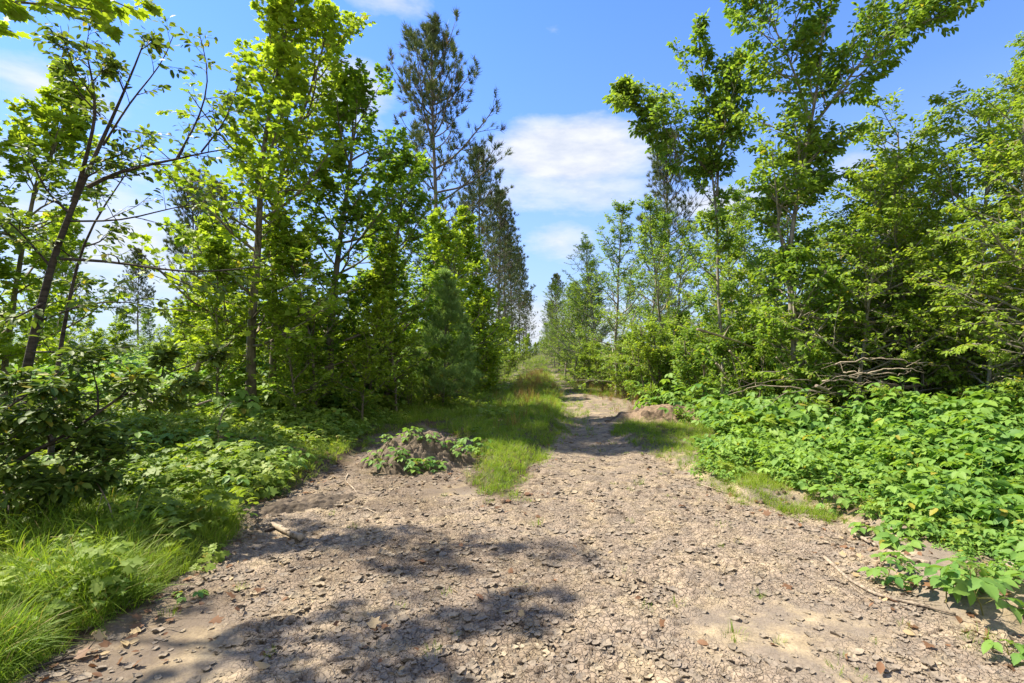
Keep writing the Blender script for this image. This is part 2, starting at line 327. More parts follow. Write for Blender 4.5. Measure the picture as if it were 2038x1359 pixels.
# ------------------------------------------------------------------ ground sheet
def axis_vals(lo, hi, seg):              # seg: list of (upto, step)
    out = [lo]; x = lo
    for up, st in seg:
        while x < up - 1e-9: x += st; out.append(x)
    return np.array(out)
def build_ground():
    ys = [1.35]
    while ys[-1] < 16: ys.append(ys[-1] * 1.0047)
    while ys[-1] < 900: ys.append(ys[-1] * 1.03)
    back = [1.35 - k * 0.25 * (1 + k * 0.15) for k in range(1, 28)]
    ys = np.array(back[::-1] + ys)
    t = np.arange(-1.25, 1.2501, 0.0050); ext = 1.25 * 1.09 ** np.arange(1, 26)
    t = np.concatenate([-ext[::-1], t, ext])
    wid = np.where(ys > 1.35, ys, 1.35 + 0.5 * (1.35 - ys)) + 0.6
    X = t[None, :] * wid[:, None]; Y = np.repeat(ys[:, None], len(t), 1)
    x = X.ravel(); y = Y.ravel()
    z = gz(x, y); dm = dirt_mask(x, y)
    crust = dm * sstep(0.26, 0.46, fbm(x, y, 0.9, 3, 31) + 0.12 - 0.10 * sstep(1.0, 2.2, x)) * sstep(26, 12, y)
    # cracked mud crust: curled plates of two sizes
    wx = x + 0.045 * (fbm(x, y, 16, 3, 41) - 0.5) * 2; wy = y + 0.045 * (fbm(x, y, 16, 3, 51) - 0.5) * 2
    f1, f2, rid, ax, ay = voronoi(wx, wy, 0.085, 61)
    g1, g2, rid2, bx, by = voronoi(wx, wy, 0.038, 71)
    sel = sstep(0.42, 0.58, fbm(x, y, 2.2, 2, 81))
    def plate(f1, f2, rid, ax, ay, s):
        e = (f2 - f1)
        tilt = (np.sin(rid * 44) * ax + np.cos(rid * 44) * ay) * 0.22
        curl = 0.011 * np.exp(-e / (0.16 * s)) * (0.4 + rid)
        return rid * 0.010 + tilt + curl - 0.028 * (1 - sstep(0, 0.13 * s, e)), 1 - sstep(0.0, 0.16 * s, e)
    h1, c1 = plate(f1, f2, rid, ax, ay, 0.085); h2, c2 = plate(g1, g2, rid2, bx, by, 0.038)
    hh = h1 * (1 - sel) + h2 * 0.7 * sel; crk = c1 * (1 - sel) + c2 * sel * 0.8
    z = z + crust * hh + (1 - crust) * 0.012 * (fbm(x, y, 14, 3, 91) - 0.5) + 0.02 * (fbm(x, y, 5, 3, 95) - 0.5)
    dmc = np.maximum(dm, sstep(1.9, 0.5, np.clip(-polydist(x, y, DIRT), 0, 9)) * sstep(0.8, 1.5, x) * sstep(9, 6.5, y) * sstep(0.2, 0.45, fbm(x, y, 2.2, 3, 99) + 0.1))
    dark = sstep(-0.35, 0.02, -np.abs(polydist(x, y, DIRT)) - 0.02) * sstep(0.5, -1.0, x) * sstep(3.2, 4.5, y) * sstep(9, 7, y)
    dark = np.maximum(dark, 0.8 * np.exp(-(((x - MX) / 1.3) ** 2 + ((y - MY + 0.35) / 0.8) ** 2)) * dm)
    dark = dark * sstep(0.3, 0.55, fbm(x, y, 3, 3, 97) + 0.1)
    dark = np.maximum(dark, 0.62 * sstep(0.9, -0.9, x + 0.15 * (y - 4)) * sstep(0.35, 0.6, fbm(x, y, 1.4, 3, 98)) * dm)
    nr, nc = X.shape
    idx = np.arange(nr * nc).reshape(nr, nc)
    q = np.stack([idx[:-1, :-1], idx[:-1, 1:], idx[1:, 1:], idx[1:, :-1]], -1).reshape(-1, 4)
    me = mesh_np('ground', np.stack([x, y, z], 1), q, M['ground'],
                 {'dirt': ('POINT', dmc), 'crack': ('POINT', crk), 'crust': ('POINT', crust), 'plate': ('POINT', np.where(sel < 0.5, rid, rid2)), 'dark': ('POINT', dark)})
    o = link('ground', me); tag(o, 'dried cracked mud and sandy soil of the track with darker forest floor beside it', None, None, 'structure')
build_ground()

# ------------------------------------------------------------------ tubes and growth
def tubes(P, Rd, S_=5):                  # P (N,K,3), Rd (N,K) -> verts, tris
    P = np.asarray(P, float); N, K, _ = P.shape
    T = unit(np.gradient(P, axis=1)) if K > 1 else None
    ref = np.where(np.abs(T[..., 2:3]) > 0.9, np.array([1.0, 0, 0]), np.array([0, 0, 1.0]))
    ref = np.repeat(ref[:, :1], K, 1) * 1.0
    A = unit(np.cross(T, ref)); B = np.cross(T, A)
    an = np.linspace(0, 2 * np.pi, S_, endpoint=False)
    V = P[:, :, None] + Rd[:, :, None, None] * (A[:, :, None] * np.cos(an)[None, None, :, None] + B[:, :, None] * np.sin(an)[None, None, :, None])
    base = (np.arange(N) * K * S_)[:, None, None]
    k = (np.arange(K - 1) * S_)[None, :, None]; s = np.arange(S_)[None, None, :]; s2 = (s + 1) % S_
    a = base + k + s; b = base + k + s2; c = a + S_; e = b + S_
    tr = np.stack([np.stack([a, b, e], -1), np.stack([a, e, c], -1)], -2).reshape(-1, 3)
    return V.reshape(-1, 3), tr
def join(parts):
    vs, ts, n = [], [], 0
    for v, t in parts: vs.append(v); ts.append(t + n); n += len(v)
    return np.concatenate(vs), np.concatenate(ts)
def resample(pts, K):
    pts = np.asarray(pts, float); dl = np.r_[0, np.cumsum(np.linalg.norm(np.diff(pts, axis=0), axis=1))]
    # smooth through a Catmull-like blend
    t = np.linspace(0, dl[-1], K); out = np.stack([np.interp(t, dl, pts[:, i]) for i in range(3)], 1)
    for _ in range(2): out[1:-1] = 0.5 * out[1:-1] + 0.25 * (out[:-2] + out[2:])
    return out
def shoot(rng, st, d, L, K, wob, up):
    P = [st]; dd = unit(d); step = (L / (K - 1))[:, None]
    for k in range(K - 1):
        dd = unit(dd + rng.normal(0, wob, dd.shape) + np.array([0, 0, 1.0]) * (up if np.isscalar(up) else up[:, None]))
        P.append(P[-1] + dd * step)
    return np.stack(P, 1)
def at_t(P, t):                          # P (N,K,3) t (N,) -> pos, tangent
    K = P.shape[1]; f = np.clip(t, 0, 0.9999) * (K - 1); i = f.astype(int); fr = (f - i)[:, None]; n = np.arange(len(P))
    a = P[n, i]; b = P[n, i + 1]; return a + (b - a) * fr, unit(b - a)
def branch(rng, P, Rd, n, t0, t1, ang, L, K, wob, up, flat=0.6, rf=0.55, prof=None):
    N = len(P); idx = np.repeat(np.arange(N), n)
    t = t0 + (t1 - t0) * ((np.tile(np.arange(n), N) + rng.uniform(0.05, 0.95, N * n)) / n)
    pos, tan = at_t(P[idx], t)
    side = unit(np.cross(tan, np.array([0, 0, 1.0])) + 1e-4) * np.where(np.tile(np.arange(n), N) % 2, 1, -1)[:, None]
    rv = rng.normal(0, 1, tan.shape); rv = unit(rv - tan * (rv * tan).sum(-1, keepdims=True))
    sd = unit(side * flat + rv * (1 - flat))
    a = rng.uniform(ang[0], ang[1], N * n)[:, None]
    d = np.cos(a) * tan + np.sin(a) * sd
    Ln = L[idx] if not np.isscalar(L) else np.full(N * n, L)
    pl = np.interp(t, [0, 0.25, 0.6, 1], [0.8, 1.0, 0.75, 0.35]) if prof is None else np.interp(t, *prof)
    Ln = Ln * pl * rng.uniform(0.65, 1.25, N * n)
    C = shoot(rng, pos, d, Ln, K, wob, up)
    K0 = P.shape[1]; ri = Rd[idx, np.minimum((t * (K0 - 1)).astype(int), K0 - 1)]
    r0 = np.maximum(ri * rf, 0.0018)
    CR = r0[:, None] * np.linspace(1, 0.3, K)[None]
    return C, CR, Ln, idx

# leaf outlines: (verts, tris); y runs to the tip, z is the upper side
def outline_fan(out, c, bend=0.12, fold=0.10):
    v = [(c[0], c[1], 0.0)] + [(x, y, 0) for x, y in out]
    v = np.array(v, float); v[:, 2] = fold * np.abs(v[:, 0]) - bend * v[:, 1] ** 2
    n = len(out); t = np.array([(0, 1 + i, 1 + (i + 1) % n) for i in range(n)]); return v, t[:, [0, 2, 1]]
MAPLE = outline_fan([(0.03, 0.0), (0.30, -0.10), (0.28, 0.08), (0.56, 0.18), (0.44, 0.32), (0.60, 0.60), (0.36, 0.56), (0.26, 0.62), (0.24, 0.82), (0.10, 0.80), (0.0, 1.05),
    (-0.10, 0.80), (-0.24, 0.82), (-0.26, 0.62), (-0.36, 0.56), (-0.60, 0.60), (-0.44, 0.32), (-0.56, 0.18), (-0.28, 0.08), (-0.30, -0.10), (-0.03, 0.0)], (0, 0.38))
MAPLE_S = outline_fan([(0.0, 0.0), (0.50, 0.10), (0.34, 0.34), (0.52, 0.68), (0.20, 0.66), (0.0, 1.0), (-0.20, 0.66), (-0.52, 0.68), (-0.34, 0.34), (-0.50, 0.10)], (0, 0.38))
def oval(w, tip=1.0, detail=2):
    ys = [0.0, 0.22, 0.5, 0.78, tip] if detail == 2 else [0.0, 0.4, tip]
    ws = [0.0, 0.75 * w, w, 0.62 * w, 0.0] if detail == 2 else [0, w, 0]
    v = []; mid = []; lf = []; rt = []
    for y, x in zip(ys, ws):
        z = -0.16 * y * y
        mid.append(len(v)); v.append((0, y, z - 0.02))
        if x > 0:
            lf.append(len(v)); v.append((-x / 2, y + 0.03, z + 0.10 * x)); rt.append(len(v)); v.append((x / 2, y + 0.03, z + 0.10 * x))
    t = []
    n = len(mid)
    for k in range(n - 1):
        a, b = mid[k], mid[k + 1]
        if k == 0: t += [(a, b, lf[0]), (a, rt[0], b)]
        elif k == n - 2: t += [(a, b, lf[-1]), (a, rt[-1], b)]
        else: t += [(a, b, lf[k]), (a, lf[k], lf[k - 1]), (a, rt[k - 1], rt[k]), (a, rt[k], b)]
    t = np.array(t)
    return np.array(v, float), t
OVAL = oval(0.52); OVAL_S = oval(0.58, 1.0, 1); NARROW = oval(0.40)
def needle_tuft(n, spread, seed, w=0.035):
    rng = np.random.default_rng(seed); v = []; t = []
    for i in range(n):
        ba = rng.uniform(0, 0.55); th = rng.uniform(0, 2 * np.pi); el = rng.uniform(0.25, 1.0) * spread
        d = np.array([math.cos(th) * math.sin(el), math.cos(el), math.sin(th) * math.sin(el)]); p = np.array([0, ba, 0.0])
        s = np.cross(d, rng.normal(size=3)); s /= np.linalg.norm(s)
        k = len(v); v += [p - s * w, p + s * w, p + d * rng.uniform(0.6, 0.95)]; t.append((k, k + 1, k + 2))
    return np.array(v), np.array(t)
TUFT = needle_tuft(14, 1.1, 3, 0.045); TUFT_W = needle_tuft(14, 1.0, 4, 0.030)

def frames(dr, nr):
    y = unit(dr); x = unit(np.cross(y, nr)); z = np.cross(x, y); return x, y, z
def leaf_mesh(tmpl, pos, dr, nr, size, rnd):
    v, t = tmpl; x, y, z = frames(dr, nr); s = size[:, None, None]
    V = pos[:, None] + s * (v[None, :, 0:1] * x[:, None] + v[None, :, 1:2] * y[:, None] + v[None, :, 2:3] * z[:, None])
    T = t[None] + (np.arange(len(pos)) * len(v))[:, None, None]
    return V.reshape(-1, 3), T.reshape(-1, 3), np.repeat(rnd, len(v))
def leaves_on(rng, C, n, t0, size, spread=0.9, droop=0.25, tilt=0.45, petiole=0.25, jit=0.3):
    N = len(C); idx = np.repeat(np.arange(N), n); k = np.tile(np.arange(n), N)
    t = t0 + (1 - t0) * (k + rng.uniform(0.2, 1.0, N * n)) / n
    pos, tan = at_t(C[idx], t)
    side = unit(np.cross(tan, np.array([0, 0, 1.0])) + 1e-4) * np.where(k % 2, 1, -1)[:, None]
    w = spread * rng.uniform(0.6, 1.3, N * n)[:, None]; w = np.where((k == n - 1)[:, None], w * 0.2, w)
    dr = unit(tan * 0.8 + side * w + rng.normal(0, jit, tan.shape) + np.array([0, 0, -1.0]) * droop * rng.uniform(0.3, 1.8, (N * n, 1)))
    nr = unit(np.array([0, 0, 1.0]) + rng.normal(0, tilt, tan.shape))
    sz = size * rng.uniform(0.65, 1.2, N * n)
    pos = pos + dr * (petiole * sz)[:, None]
    return pos, dr, nr, sz, rng.random(N * n)

BARK_OF = {'maple': 'bark', 'maple_deep': 'bark', 'cherry': 'bark_dark', 'beech': 'bark_light', 'birch': 'bark_light'}
def grow(seed, height=7, trunk=None, r0=0.08, limbs=None, n1=26, t0=0.18, width=2.2, ang=(1.25, 0.55), prof=((0, .3, .7, 1), (.75, 1, .75, .3)),
         n2=8, n3=4, nl=6, leaf=0.10, up1=0.06, up2=0.03, twig=0.34, droop=0.25, tilt=0.45, spread=0.9, stems=1, lean=0.05, l2=0.42, auto=True, dens=None, limb_r=0.5):
    """all in coordinates of the tree's own foot"""
    rng = np.random.default_rng(seed)
    TR, TRr = [], []
    if trunk is not None:
        for tp, ra, rb in trunk:
            P = resample(tp, 16); TR.append(P); TRr.append(np.linspace(ra, rb, 16))
    else:
        for s in range(stems):
            a = rng.uniform(0, 6.28); sp = 0.0 if stems == 1 else 0.25
            hh = height * (1 if s == 0 else rng.uniform(0.6, 0.95))
            st = np.array([[math.cos(a) * sp * 0.3, math.sin(a) * sp * 0.3, -0.05]])
            d = np.array([[math.cos(a) * (sp + lean), math.sin(a) * (sp + lean), 1.0]])
            P = shoot(rng, st, d, np.array([hh]), 16, 0.045, 0.05)[0]; TR.append(P); TRr.append(np.linspace(r0, 0.012, 16))
    TR = np.stack(TR); TRr = np.stack(TRr)
    for r_ in TRr: r_[0] *= 1.35; r_[1] *= 1.1
    nt_ = len(TR)
    L1, L1r, ln = [], [], []
    if auto:
        nn = max(3, n1 // nt_); idx = np.repeat(np.arange(nt_), nn); N = len(idx)
        tt = (np.tile(np.arange(nn), nt_) + rng.uniform(0, 1, N)) / nn; t = t0 + (0.985 - t0) * tt
        pos, tan = at_t(TR[idx], t)
        az = np.arange(N) * 2.39996 + rng.uniform(-0.4, 0.4, N)
        an = ang[0] + (ang[1] - ang[0]) * tt + rng.normal(0, 0.12, N)
        e1 = unit(np.cross(tan, np.array([0, 1.0, 0.01]))); e2 = np.cross(tan, e1)
        d = np.cos(an)[:, None] * tan + np.sin(an)[:, None] * (np.cos(az)[:, None] * e1 + np.sin(az)[:, None] * e2)
        L = width * np.interp(tt, *prof) * rng.uniform(0.45, 1.35, N)
        P = shoot(rng, pos, d, L, 9, 0.09, up1)
        ri = TRr[idx, (t * 15).astype(int)]
        rr = np.minimum(ri * 0.75, 0.006 + limb_r * 0.022 * L)[:, None] * np.linspace(1, 0.22, 9)[None]
        L1.append(P); L1r.append(rr); ln.append(L)
    for tp, ra, rb in (limbs or []):
        P = resample(tp, 9); L1.append(P[None]); L1r.append(np.linspace(ra, rb, 9)[None]); ln.append(np.array([np.linalg.norm(np.diff(P, axis=0), axis=1).sum() * 0.8]))
    L1 = np.concatenate(L1); L1r = np.concatenate(L1r); ln = np.concatenate(ln)
    C2, R2, ln2, i2 = branch(rng, L1, L1r, n2, 0.12, 0.99, (0.5, 1.0), ln * l2, 6, 0.11, up2)
    C3, R3, ln3, i3 = branch(rng, C2, R2, n3, 0.12, 1.0, (0.45, 1.0), np.maximum(np.minimum(ln2 * 0.5, twig), twig * 0.5), 4, 0.12, up2 * 0.5)
    lv = [leaves_on(rng, C3, nl, 0.1, leaf, spread, droop, tilt), leaves_on(rng, C2, nl + 2, 0.3, leaf, spread, droop, tilt),
          leaves_on(rng, L1[:, 5:], 6, 0.2, leaf, spread, droop, tilt)]
    lv = [np.concatenate([a[i] for a in lv]) for i in range(5)]
    return dict(trunk=(TR, TRr), l1=(L1, L1r), l2=(C2, R2, i2), l3=(C3, R3, i3), leaves=lv)
def plant_tree(name, g, base, leafkey, tmpl, bark, label, cat='tree', group=None, parts_leaf=0, rz=0, limb_parts=False, leaf_part='crown', near=None, keep=None):
    root = empty(name, base, rz); tag(root, label, cat, group)
    TR, TRr = g['trunk']; L1, L1r = g['l1']; C2, R2, i2 = g['l2']; C3, R3, i3 = g['l3']
    for k in range(len(TR)):
        v, t = tubes(TR[k:k + 1], TRr[k:k + 1], 9); link('trunk', mesh_np('trunk', v, t, M[bark]), root)
    if limb_parts:
        par3 = i2[i3]
        for k in range(len(L1)):
            v, t = join([tubes(L1[k:k + 1], L1r[k:k + 1], 6), tubes(C2[i2 == k], R2[i2 == k], 4), tubes(C3[par3 == k], R3[par3 == k], 3)])
            link('limb', mesh_np('limb', v, t, M[bark]), root)
    else:
        v, t = join([tubes(L1, L1r, 5), tubes(C2, R2, 3), tubes(C3[:, ::3] if C3.shape[1] >= 4 else C3, R3[:, ::3] if C3.shape[1] >= 4 else R3, 3)])
        link('branches', mesh_np('branches', v, t, M[bark]), root)['kind'] = 'stuff'
    pos, dr, nr, sz, rn = g['leaves']
    if keep is not None:
        k_ = keep(pos + np.array(base)); pos, dr, nr, sz, rn = pos[k_], dr[k_], nr[k_], sz[k_], rn[k_]
    if parts_leaf:
        wp = pos + np.array(base); u = wp[:, 0] / wp[:, 1] * F + VU; vv = VV - (wp[:, 2] - H) / wp[:, 1] * F
        inv = (wp[:, 1] > 0.4) & (u > -20) & (u < 2058) & (vv > -20) & (vv < 1380)
        if near is not None: inv &= near(u, vv)
        app = np.where(inv, sz / np.linalg.norm(wp - np.array([0, 0, H]), axis=1), -1)
        sel = np.argsort(-app)[:parts_leaf]; sel = sel[app[sel] > 0]
        lm = mesh_np('leaf', tmpl[0], tmpl[1], M[leafkey], {'rnd': ('POINT', np.zeros(len(tmpl[0])))})
        x, y, z = frames(dr[sel], nr[sel])
        for j, i in enumerate(sel):
            o = bpy.data.objects.new('leaf', lm); COL.objects.link(o); o.parent = root
            s = sz[i]
            o.matrix_basis = Matrix(((x[j][0] * s, y[j][0] * s, z[j][0] * s, pos[i][0]), (x[j][1] * s, y[j][1] * s, z[j][1] * s, pos[i][1]),
                                     (x[j][2] * s, y[j][2] * s, z[j][2] * s, pos[i][2]), (0, 0, 0, 1)))
        m_ = np.ones(len(pos), bool); m_[sel] = False
        pos, dr, nr, sz, rn = pos[m_], dr[m_], nr[m_], sz[m_], rn[m_]
    if len(pos):
        v, t, r_ = leaf_mesh(tmpl, pos, dr, nr, sz, rn)
        o = link(leaf_part, mesh_np(leaf_part, v, t, M[leafkey], {'rnd': ('POINT', r_)}), root); o['kind'] = 'stuff'
    return root
def copy_thing(root, loc, rz=0, sc=1.0, label=None, group=None, scz=None):
    r = root.copy(); COL.objects.link(r); r.location = tuple(loc); r.rotation_euler = (0, 0, rz); r.scale = (sc, sc, scz or sc)
    if label: r['label'] = label
    if group: r['group'] = group
    for ch in list(root.children):
        c = ch.copy(); COL.objects.link(c); c.parent = r
        for gch in list(ch.children):
            e = gch.copy(); COL.objects.link(e); e.parent = c
    return r
def on_ground(x, y, dz=-0.03): return (x, y, gz1(x, y) + dz)
def base_at(u, Y, dz=-0.03): x = (u - VU) / F * Y; return on_ground(x, Y, dz)
def rel(pts, base, Y=None):              # list of (u, v, Y) -> local points
    return [W(*p) - np.array(base) for p in pts]

# ================================================================== TREES
# ---- red pines: tall bare trunks with brush-like tufts
def grow_pine(seed, height, r0, width, live=0.42, n1=95, t0=0.16, lean=0.0, tuft=0.32, dens=1.0):
    rng = np.random.default_rng(seed)
    P = shoot(rng, np.array([[0, 0, -0.1]]), np.array([[lean, 0, 1.0]]), np.array([height]), 16, 0.010, 0.05); Pr = np.linspace(r0, 0.03, 16)[None].copy(); Pr[0, 0] *= 1.3
    tt = np.sort(rng.uniform(0, 1, n1)); tt = np.round(tt * 26) / 26 + rng.uniform(-.006, .006, n1); t = t0 + (0.99 - t0) * np.clip(tt, 0, 1)
    pos, tan = at_t(P[np.zeros(n1, int)], t)
    az = np.arange(n1) * 2.39996; an = np.interp(tt, [0, 0.5, 1], [1.65, 1.25, 0.55]) + rng.normal(0, 0.13, n1)
    d = np.cos(an)[:, None] * tan + np.sin(an)[:, None] * np.stack([np.cos(az), np.sin(az), az * 0], 1)
    L = width * np.interp(tt, [0, 0.25, 0.5, 0.75, 0.92, 1], [0.85, 1.0, 1.05, 0.85, 0.5, 0.2]) * rng.uniform(0.55, 1.15, n1)
    L = np.where(tt < 0.25, L * rng.uniform(0.3, 1.0, n1), L) * (1 + 0.15 * np.cos(az))
    L1 = shoot(rng, pos, d, L, 9, 0.07, np.interp(tt, [0, 0.3, 1], [-0.02, 0.10, 0.10])); L1r = (0.012 + 0.011 * L)[:, None] * np.linspace(1, 0.25, 9)[None]
    C2, R2, ln2, i2 = branch(rng, L1, L1r, 8, 0.25, 1.0, (0.5, 1.1), L * 0.40, 6, 0.12, 0.07, flat=0.5)
    C3, R3, ln3, i3 = branch(rng, C2, R2, 4, 0.25, 1.0, (0.4, 0.9), np.maximum(ln2 * 0.45, 0.22), 4, 0.12, 0.10, flat=0.3)
    tt3 = tt[i2[i3]]; tt2 = tt[i2]
    k3 = rng.random(len(C3)) < dens * np.interp(tt3, [0, 0.15, live, live + 0.2, 1], [0.10, 0.30, 0.7, 1, 1])
    k2 = rng.random(len(C2)) < dens * np.interp(tt2, [0, 0.15, live, live + 0.2, 1], [0.10, 0.35, 0.75, 1, 1])
    lv = []
    for CC in (C3[k3], C2[k2], C3[k3]):
        for a in ((0.98,) if CC is not C2 else (0.98, 0.75)):
            p, tn = at_t(CC, np.full(len(CC), a) - rng.uniform(0, 0.35, len(CC))); lv.append((p, unit(tn + np.array([0, 0, 0.7]) + rng.normal(0, .25, tn.shape)), rng.normal(size=tn.shape), tuft * rng.uniform(0.7, 1.25, len(p)), rng.random(len(p))))
    lv = [np.concatenate([a[i] for a in lv]) for i in range(5)]
    return dict(trunk=(P, Pr), l1=(L1, L1r), l2=(C2, R2, i2), l3=(C3, R3, i3), leaves=lv)

gp_ = grow_pine(11, 16.9, 0.17, 3.7, dens=0.72, n1=88)
b = base_at(868, 25)
pineA = plant_tree('red_pine', gp_, b, 'needle', TUFT, 'bark_pine', 'tallest red pine, straight bare trunk and dark tufted crown above the maples', 'pine tree', 'red pines standing above the young trees')
gp_ = grow_pine(23, 18.0, 0.16, 3.2, live=0.35, lean=0.01, n1=85, dens=0.75)
pineB = plant_tree('red_pine', gp_, base_at(1330, 40), 'needle', TUFT, 'bark_pine', 'thin crowned red pine behind the double stemmed tree on the right of the track', 'pine tree', 'red pines standing above the young trees')
for u, Y, sc, rz, src, lab in [(958, 40, 0.97, 2.0, pineA, 'second red pine in the row, its crown overlapping the tallest pine from behind'),
        (992, 52, 0.95, 4.1, pineB, 'third red pine in the row left of the track, half hidden by the second'),
        (1020, 70, 0.97, 1.0, pineA, 'slim red pine standing where the row drops towards the gap above the track'),
        (1034, 90, 0.95, 3.0, pineB, 'small looking distant red pine near the far end of the left row'),
        (1046, 130, 0.95, 5.2, pineA, 'farthest red pine of the left row, close to the vanishing track'),
        (1006, 62, 0.97, 2.2, pineA, 'fourth red pine of the left row, dense and dark beside the open sky'),
        (1108, 100, 0.9, 0.7, pineB, 'distant red pine on the right of the sky gap over the track'),
        (1098, 150, 0.9, 2.7, pineA, 'farthest red pine right of the sky gap over the track'),
        (1790, 42, 0.93, 1.9, pineB, 'lone red pine top with rusty needles poking above the right hand thicket'),
        (385, 38, 0.80, 0.4, pineB, 'grey green red pine seen through the gap left of the bright maple'),
        (440, 44, 0.9, 2.2, pineA, 'bare trunked red pine just left of the bright maple trunk'),
        (275, 60, 0.72, 3.6, pineB, 'thin pole like red pine standing far off in the open sky left of the maples'),
        (118, 48, 0.75, 5.0, pineA, 'red pine glimpsed behind the leaning cherry tree')]:
    copy_thing(src, base_at(u, Y), rz, sc, lab)

# ---- leaning dark cherry at the left edge
b = np.array(base_at(20, 4.6)); T = lambda *p: rel(p, b)
Yc = 4.6
tr = [(np.vstack([[0, 0, -0.05]] + T((40, 800, Yc), (62, 690, Yc), (85, 590, Yc), (118, 470, Yc), (150, 395, Yc), (190, 310, Yc + .05), (215, 250, Yc + .1), (250, 180, Yc + .1), (290, 75, Yc + .2))), 0.047, 0.005),
      (np.vstack(T((148, 400, Yc), (175, 300, Yc - .1), (192, 225, Yc - .15), (183, 150, Yc - .2), (165, 80, Yc - .2))), 0.020, 0.004),
      (np.vstack([[0.25, 0.1, -0.05]] + T((108, 780, Yc + .3), (125, 660, Yc + .35), (145, 560, Yc + .3), (168, 470, Yc + .3), (232, 372, Yc + .3), (262, 330, Yc + .3))), 0.028, 0.004)]
lm_ = [(T((175, 372, Yc), (220, 345, Yc), (280, 330, Yc), (350, 318, Yc), (400, 303, Yc), (455, 296, Yc)), 0.019, 0.004),
       (T((205, 290, Yc), (260, 200, Yc), (330, 120, Yc), (345, 70, Yc)), 0.010, 0.003),
       (T((400, 303, Yc), (450, 240, Yc), (480, 150, Yc - .1)), 0.008, 0.003),
       (T((350, 318, Yc), (400, 230, Yc + .1), (420, 150, Yc + .1), (395, 60, Yc + .1)), 0.010, 0.003),
       (T((200, 230, Yc - .1), (160, 190, Yc - .2), (130, 130, Yc - .3)), 0.008, 0.003),
       (T((120, 515, Yc), (240, 520, Yc - .1), (350, 545, Yc), (440, 540, Yc), (520, 530, Yc)), 0.016, 0.004),
       (T((75, 640, Yc), (180, 600, Yc - .2), (290, 600, Yc - .2), (330, 620, Yc - .2)), 0.010, 0.003),
       (T((100, 530, Yc), (40, 460, Yc - .1), (-30, 400, Yc - .2)), 0.012, 0.004),
       (T((90, 600, Yc), (20, 640, Yc - .2), (-50, 640, Yc - .3)), 0.010, 0.004),
       (T((130, 440, Yc), (250, 440, Yc), (330, 415, Yc), (420, 400, Yc)), 0.010, 0.003),
       (T((60, 700, Yc), (150, 700, Yc - .3), (260, 690, Yc - .3)), 0.010, 0.003)]
g = grow(41, trunk=tr, limbs=lm_, n1=15, t0=0.5, width=0.55, n2=6, n3=3, nl=3, leaf=0.068, twig=0.24, droop=0.45, tilt=0.6, l2=0.42)
plant_tree('cherry_tree', g, b, 'cherry', OVAL, 'bark_dark', 'dark leaning cherry tree with a long arched limb at the left edge of the photo', parts_leaf=300, limb_parts=True)

# ---- maple reaching in over the top left corner
b = np.array(on_ground(-6.2, 2.6)); T = lambda *p: rel(p, b)
tr = [(np.array([[0, 0, -0.05], [0.05, 0, 1.5], [0.15, 0.05, 3.0], [0.2, 0.1, 5.2]]), 0.085, 0.012)]
lm_ = [(T((-400, 330, 3.2), (-200, 60, 3.4), (-40, -20, 3.5), (110, 10, 3.6), (225, 25, 3.7)), 0.022, 0.004),
       (T((-300, 150, 3.3), (-120, -70, 3.5), (60, -60, 3.7), (190, -30, 3.9), (275, 25, 4.0)), 0.018, 0.004),
       (T((-500, 200, 2.9), (-200, -80, 3.0), (-70, -60, 3.0), (40, 10, 3.1)), 0.018, 0.004)]
g = grow(52, trunk=tr, limbs=lm_, n1=3, t0=0.8, width=0.7, n2=12, n3=3, nl=4, leaf=0.085, twig=0.20, droop=0.2, tilt=0.5, l2=0.26)
plant_tree('maple_tree', g, b, 'maple', MAPLE, 'bark', 'maple whose leafy boughs hang into the top left corner of the photo', parts_leaf=220, limb_parts=True,
           near=lambda u, v: (v < 120) & (u < 330), keep=lambda p: ~((np.abs((p[:, 0] / p[:, 1] * F + VU) - 150) < 260) & ((VV - (p[:, 2] - H) / p[:, 1] * F) > 105) & ((VV - (p[:, 2] - H) / p[:, 1] * F) < 700)))

# ---- the pair of bright maples left of centre
b = np.array(base_at(500, 9.6)); T = lambda *p: rel(p, b)
tr = [(np.vstack([[0, 0, -0.05]] + T((500, 700, 9.6), (497, 640, 9.6), (512, 540, 9.6), (517, 430, 9.6), (518, 330, 9.6), (540, 200, 9.6), (570, 60, 9.6), (585, -10, 9.6))), 0.095, 0.012)]
lm_ = [(T((497, 640, 9.6), (540, 590, 9.2), (590, 560, 8.8), (640, 520, 8.4)), 0.02, 0.004)]
g = grow(61, trunk=tr, limbs=lm_, n1=46, t0=0.14, width=1.8, n2=7, n3=4, nl=4, leaf=0.098, twig=0.42, ang=(1.35, 0.5), prof=((0, .3, .6, .85, 1), (1.0, 1.0, .8, .7, .35)), tilt=0.5)
plant_tree('maple_tree', g, b, 'maple', MAPLE, 'bark', 'bright yellow green maple on a straight brown trunk left of the track', parts_leaf=300)
b = np.array(base_at(541, 10.6)); T = lambda *p: rel(p, b)
tr = [(np.vstack([[0, 0, -0.05]] + T((540, 720, 10.6), (540, 690, 10.6), (556, 655, 10.6), (548, 600, 10.6), (540, 480, 10.6), (545, 380, 10.6), (590, 260, 10.6), (640, 120, 10.6), (655, 40, 10.6))), 0.08, 0.012)]
g = grow(62, trunk=tr, n1=36, t0=0.30, width=1.9, n2=7, n3=4, nl=4, leaf=0.098, twig=0.42, ang=(1.3, 0.45), prof=((0, .3, .6, .85, 1), (.8, 1.0, .8, .55, .3)), tilt=0.5)
plant_tree('maple_tree', g, b, 'maple', MAPLE_S, 'bark', 'maple with a sharply kinked lower trunk standing just right of the straight trunked maple')
b = np.array(base_at(655, 11.4)); T = lambda *p: rel(p, b)
